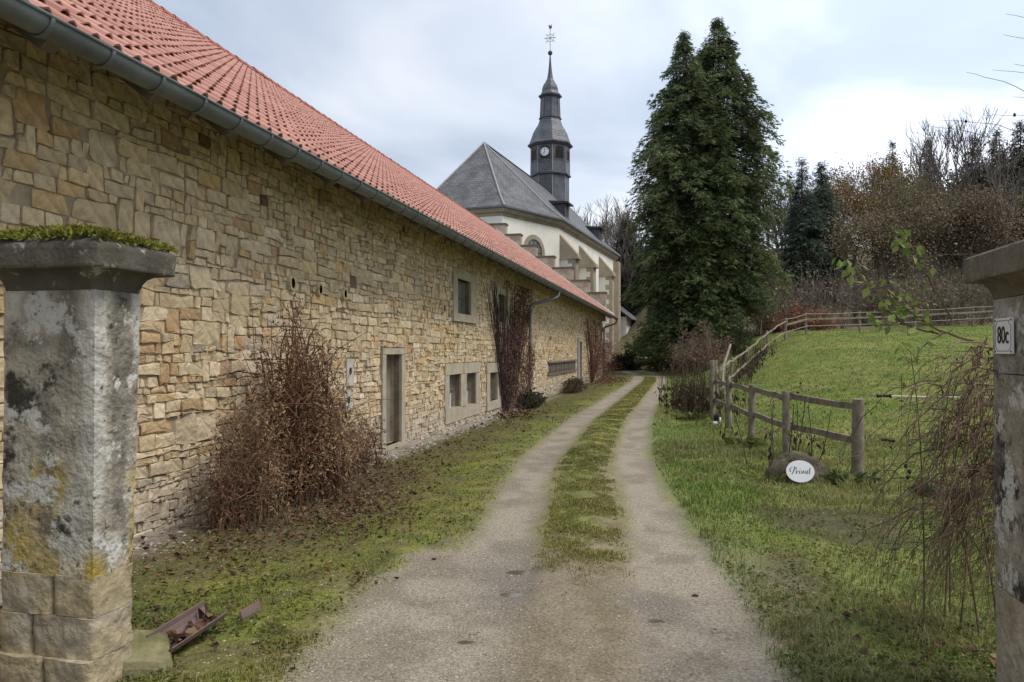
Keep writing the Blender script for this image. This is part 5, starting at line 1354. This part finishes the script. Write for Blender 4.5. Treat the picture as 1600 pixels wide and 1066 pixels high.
twig([(2.62, 4.2, 1.66), (2.35, 4.15, 1.72), (2.10, 4.1, 1.92), (1.86, 4.1, 2.08)], .007, 44)
twig([(2.5, 4.2, 1.78), (2.36, 4.2, 2.02), (2.27, 4.2, 2.20), (2.22, 4.2, 2.26)], .006, 26)
twig([(2.45, 4.25, 1.7), (2.25, 4.2, 1.74), (2.12, 4.15, 1.82), (2.05, 4.1, 1.84)], .006, 34, .09, 9)
twig([(2.5, 4.2, 1.72), (2.32, 4.15, 1.66), (2.2, 4.1, 1.50), (2.10, 4.05, 1.44)], .005, 9, .05)
twig([(2.6, 4.2, 1.5), (2.40, 4.1, 1.35), (2.16, 4.05, 1.2), (2.13, 4.0, .98)], .006, 0)
for k in range(3): p = np.array([2.13+rs.normal()*.01, 4.0, .98-.03*k]); MB().tube([p-O-[0, 0, .012], p-O, p-O+[0, 0, .012]], [.004, .010, .004], 7).build('rose_hip', M_black, brm)
for (px, py, d_) in ((1440, 195, 4.6), (1470, 188, 4.7), (1512, 112, 4.7), (1555, 108, 4.8), (1575, 20, 4.8), (1572, 52, 4.9), (1530, 250, 4.4), (1590, 100, 4.5), (1480, 300, 4.5), (1500, 250, 4.8), (1545, 180, 4.6), (1520, 330, 4.4), (1585, 150, 4.6), (1420, 330, 4.5), (1450, 400, 4.3)):
    e = np.array([(px-800)/1155*d_, d_, 1.6+(549-py)/1155*d_]); b_ = e+np.array([1.15+rs.random()*.5, .1, -.35-.55*rs.random()])
    m1 = b_*.62+e*.38+np.array([0, 0, .12+.22*rs.random()]); m2 = b_*.25+e*.75+np.array([.0, 0, .16]); Q = twig([b_, m1, m2, e], .0036, 0, side=0)
    if rs.random() < .45: MB().tube([Q[12]-O-[0, 0, .012], Q[12]-O, Q[12]-O+[0, 0, .012]], [.004, .010, .004], 7).build('rose_hip', M_black, brm)
twig([(2.40, 3.62, 1.40), (2.27, 3.42, 1.44), (2.23, 3.28, 1.32), (2.26, 3.15, 1.22)], .005, 0, side=2)
for k in range(5):
    top_ = np.array([4.3+rs.normal()*.2, 4.75+rs.normal()*.1, 2.2+.45*k]); poly_segments(st, bezier((4.45, 4.8, -.05), (4.6, 4.8, 1.2), top_, 10)-O, .016, .006, BC*.8, 6)
st.build('canes', M_bark, brm)
lp_ = np.array(leafP)-O; n = len(lp_); u = rs.random((n, 1))
cards(lf, lp_, rs.normal(size=(n, 3))*.7+[-.3, -.1, -.5], rs.uniform(.045, .075, n), .62, C(.11, .16, .045)*(1-u)+C(.27, .31, .09)*u, rs, fold=.1)
lf.build('leaves', M_leaf, brm)

# ------------------------------------------------------------------ grass, herbs, leaves, pebbles
rs = np.random.default_rng(21)
def sample(n, y0, y1, power=1.0):
    u = rs.random(n); y = y0*(y1/y0)**(u**power); px = rs.uniform(-60, 1660, n); return (px-800)/1155*y, y
def masks(x, y):
    lat = x-pathx(y); d = -(x*R[0]+y*R[1]); wd = 4.6-d; _, g = zone_colour(x, y); return lat, wd, g
def visible_ok(x, y):
    d = -(x*R[0]+y*R[1]); al = x*U[0]+y*U[1]; return (d < 4.45) | (al > 47)
def blades(n, y0, y1, hgt, seed, two=True, power=1.0, band=None):
    x, y = sample(n, y0, y1, power)
    if band: x = pathx(y)+rs.uniform(band[0], band[1], n)
    lat, wd, g = masks(x, y); n1 = fbm(x*1.3, y*1.3, seed=90); n2 = fbm(x*.5, y*.5, seed=91); n3 = fbm(x*4, y*4, seed=92)
    lawn = (lat > 1.0)
    bare = np.exp(-(((x-3.0)/.8)**2+((y-6.9)/.9)**2))+np.exp(-(((x-2.0)/.5)**2+((y-5.4)/.7)**2))*.8
    nearv = (y < 6.2) & lawn
    pr = np.where(lawn, 1.0-np.clip(bare*1.1, 0, .93)-nearv*.2, 0)
    pr = np.where((lat > -.4) & (lat < .4) & (y > 4.6), .9*sstep((n3-.28)/.2)*sstep((y-5.7+(n1-.5)*4+(n3-.5)*2)/1.5)*sstep((.42-np.abs(lat)+(n3-.5)*.5)/.15), pr)
    pr = np.where((lat < -1.0) & (wd > .5), .50*sstep((n1-.38)/.2)*sstep((n3-.30)/.25)*sstep((wd-.4)/1.4), pr)
    pr = pr*(1-g)*(~((y > 46) & (lat > 3.2)))
    k = (rs.random(n) < pr) & visible_ok(x, y) & (y < 60); x, y, lat, n1, n2, n3 = x[k], y[k], lat[k], n1[k], n2[k], n3[k]
    n = len(x); z = surf(x, y)
    lng = np.where(lat > 1.0, 1.0, .50)*np.where((lat > 1.2) & (lat < 3.4) & (y > 7.5), 1.15, .85)
    L_ = hgt*lng*rs.uniform(.5, 1.3, n)*(.40+2.0*n3*n3); az = rs.uniform(0, 2*PI, n); ben = rs.uniform(.25, 1.0, n)
    wdt = .0035*np.maximum(1, y/5.5)*rs.uniform(.7, 1.3, n)
    dirv = np.c_[np.cos(az), np.sin(az), np.zeros(n)]; sd_ = np.c_[-np.sin(az), np.cos(az), np.zeros(n)]
    b = np.c_[x, y, z-.006]; m = b+dirv*(L_*ben*.25)[:, None]+np.c_[np.zeros((n, 2)), L_*.6]; t = b+dirv*(L_*ben*.75)[:, None]+np.c_[np.zeros((n, 2)), L_*(1-.35*ben)]
    u = np.clip((n1-.3)/.4, 0, 1)[:, None]
    c = C(.14, .215, .042)*(1-u)+C(.215, .235, .07)*u
    wv = np.clip((n2-.42)/.2+.18, 0, 1)[:, None]*.6; c = c*(1-wv)+C(.235, .215, .095)*wv
    my = (lat < 1.0)[:, None]; c = np.where(my, C(.17, .18, .05)*(1-u)+C(.25, .235, .065)*u, c)
    c = np.where(rs.random((n, 1)) < .10, C(.30, .26, .13), c)*rs.uniform(.78, 1.2, (n, 1))
    mb = MB(); w = wdt[:, None]
    if two:
        V = np.stack([b-sd_*w, b+sd_*w, m+sd_*w*.7, m-sd_*w*.7, t], 1).reshape(-1, 3); base = np.arange(n)[:, None]*5
        mb.arr(V, base+np.array([[0, 1, 2, 3]]), np.repeat(c, 5, 0)); mb.L.append((base+np.array([[3, 2, 4]])).ravel()); mb.S.append(np.full(n, 3, np.int64))
    else:
        V = np.stack([b-sd_*w, b+sd_*w, t], 1).reshape(-1, 3); mb.arr(V, np.arange(3*n).reshape(n, 3), np.repeat(c, 3, 0))
    return mb
struct(blades(190000, 3.0, 13, .075, 1).build('grass', M_leaf), 'stuff', 'short green grass on lawn, verge and track middle')
struct(blades(46000, 4.6, 45, .06, 3, band=(-.33, .33)).build('strip_grass', M_leaf), 'stuff', 'short mossy grass on the middle strip of the track')
struct(blades(90000, 3.0, 40, .06, 4, band=(-4.5, -.95)).build('verge_grass', M_leaf), 'stuff', 'sparse mossy grass on the verge below the barn')
struct(blades(210000, 11, 58, .085, 2, two=False, power=.9).build('meadow_grass', M_leaf), 'stuff', 'short meadow grass rising behind the fences')
# small flat herbs, moss and ground ivy
x, y = sample(110000, 2.9, 22); lat, wd, g = masks(x, y); n3 = fbm(x*3.2, y*3.2, seed=95); n1 = fbm(x*.8, y*.8, seed=96)
pr = np.where((lat < -.95) & (wd > .35), .75*sstep((n3-.40)/.2), 0); pr = np.where((lat > 1.05) & (y < 8), .8*sstep((n3-.36)/.2), pr); pr = np.where((lat > 1.05) & (y >= 8), .18, pr)
k = (rs.random(len(x)) < pr*(1-g)) & visible_ok(x, y); x, y, lat, n1 = x[k], y[k], lat[k], n1[k]; n = len(x); u = np.clip((n1-.3)/.4, 0, 1)[:, None]
c = (C(.075, .11, .03)*(1-u)+C(.16, .17, .045)*u)*rs.uniform(.6, 1.4, (n, 1))
mb = MB(); cards(mb, np.c_[x, y, H(x, y)+rs.uniform(.002, .03, n)], np.c_[rs.normal(size=(n, 2)), rs.uniform(-.1, .5, n)], rs.uniform(.012, .034, n)*np.maximum(1, y/9), .7, c, rs, fold=.1)
struct(mb.build('ground_cover', M_leaf), 'stuff', 'small herbs and ground ivy on the verges')
# fallen leaves
def leaf_spots():
    P = []
    for (lx, ly, sx, sy_, n) in ((.95, 7.6, .35, 1.2, 900), (1.5, 7.0, .30, .55, 420), (1.7, 6.4, .35, .5, 130), (1.25, 6.6, .4, 1.0, 220), (.6, 18.0, .35, .8, 240), (.9, 40, .6, 3.5, 420), (2.7, 4.9, .25, .2, 90), (1.0, 10.5, .3, 1.0, 120), (1.2, 5.2, .5, .6, 160), (1.3, 6.0, .6, 1.2, 220), (1.0, 9.5, .4, 2.0, 130), (1.0, 14, .4, 2.5, 80)):
        a, b = lx+rs.normal(size=n)*sx, ly+rs.normal(size=n)*sy_; P.append(np.c_[R[0]*(a-4.6)+U[0]*b, R[1]*(a-4.6)+U[1]*b])
    x, y = sample(1500, 3, 25); P.append(np.c_[x, y]); q = 160; P.append(np.c_[2.4+rs.normal(size=q)*.35, 3.9+rs.normal(size=q)*.4]); q = 500; P.append(np.c_[11+rs.normal(size=q)*1.3, 53+rs.normal(size=q)*2.5])
    return np.concatenate(P)
P = leaf_spots(); x, y = P.T; lt_, _, g = masks(x, y); k = visible_ok(x, y) & ((np.abs(lt_) > 1.2) | (rs.random(len(x)) < .18)) & (rs.random(len(x)) > np.clip(g*3, 0, .95)); x, y = x[k], y[k]; n = len(x)
mb = MB(); pal = np.array([[.16, .085, .055], [.11, .06, .042], [.20, .12, .075], [.075, .05, .038], [.22, .15, .08]]); c = pal[rs.integers(5, size=n)]*rs.uniform(.7, 1.2, (n, 1))
cards(mb, np.c_[x, y, surf(x, y)+rs.uniform(.004, .03, n)], np.c_[rs.normal(size=(n, 2)), rs.uniform(-.1, .45, n)], rs.uniform(.022, .062, n)*np.clip(y/9, 1, 2.2), .7, c, rs, fold=.22)
struct(mb.build('fallen_leaves', M_dry), 'stuff', 'brown fallen leaves along the wall foot and verges')
mb = MB(); n = 34; t = rs.random(n); b = a0+(a1-a0)*t[:, None]; cards(mb, np.c_[b+rs.normal(size=(n, 2))*.02, h1(*a0)+.05+.045*t+rs.random(n)*.03], rs.normal(size=(n, 3))*[1, 1, .5], rs.uniform(.05, .10, n), .7, pal[rs.integers(5, size=n)], rs, fold=.2)
struct(mb.build('channel_leaves', M_dry), 'stuff', 'dead leaves lying in the gutter channel')
# loose pebbles on the track and rubble at the wall foot
ico = np.array([(0, 0, .6), (1, 0, 0), (.3, .95, .05), (-.8, .6, -.05), (-.8, -.6, .05), (.3, -.95, -.05)]); icf = np.array([(0, 1, 2), (0, 2, 3), (0, 3, 4), (0, 4, 5), (0, 5, 1)])
x, y = sample(75000, 2.9, 13); lat, wd, g = masks(x, y); k = rs.random(len(x)) < np.where(np.abs(lat) < 1.55, .08+.5*g*(.4+.6*(fbm(x*1.5, y*1.5, seed=97) > .5)), np.where((lat < 0) & (wd < .8) & (wd > .05), .5, np.where(lat < 0, .16, .03))); x, y, wd, lat, g = x[k], y[k], wd[k], lat[k], g[k]
q = 700; yy = rs.uniform(4.5, 20, q); xx = rs.uniform(.06, .6, q); P = np.c_[R[0]*(xx-4.6)+U[0]*yy, R[1]*(xx-4.6)+U[1]*yy]
sz = np.concatenate([rs.uniform(.0025, .009, len(x))**1.0, rs.uniform(.01, .035, q)]); zz_ = np.concatenate([surf(x, y, g), H(P[:, 0], P[:, 1])]); x, y = np.concatenate([x, P[:, 0]]), np.concatenate([y, P[:, 1]])
n = len(x); t = rs.uniform(0, 6.3, n); cs_, sn_ = np.cos(t), np.sin(t); S3 = sz[:, None]*rs.uniform(.7, 1.3, (n, 3))
L3 = ico[None]*S3[:, None, :]; V = np.stack([L3[..., 0]*cs_[:, None]-L3[..., 1]*sn_[:, None]+x[:, None], L3[..., 0]*sn_[:, None]+L3[..., 1]*cs_[:, None]+y[:, None], L3[..., 2]+zz_[:, None]], -1).reshape(-1, 3)
F = (np.arange(n)[:, None, None]*6+icf[None]).reshape(-1, 3); c = np.array([.33, .29, .235])*rs.uniform(.5, 1.35, (n, 1))
mb = MB(); mb.arr(V, F, np.repeat(c, 6, 0)); struct(mb.build('gravel', M_pebble), 'stuff', 'loose gravel on the track and rubble at the wall foot')
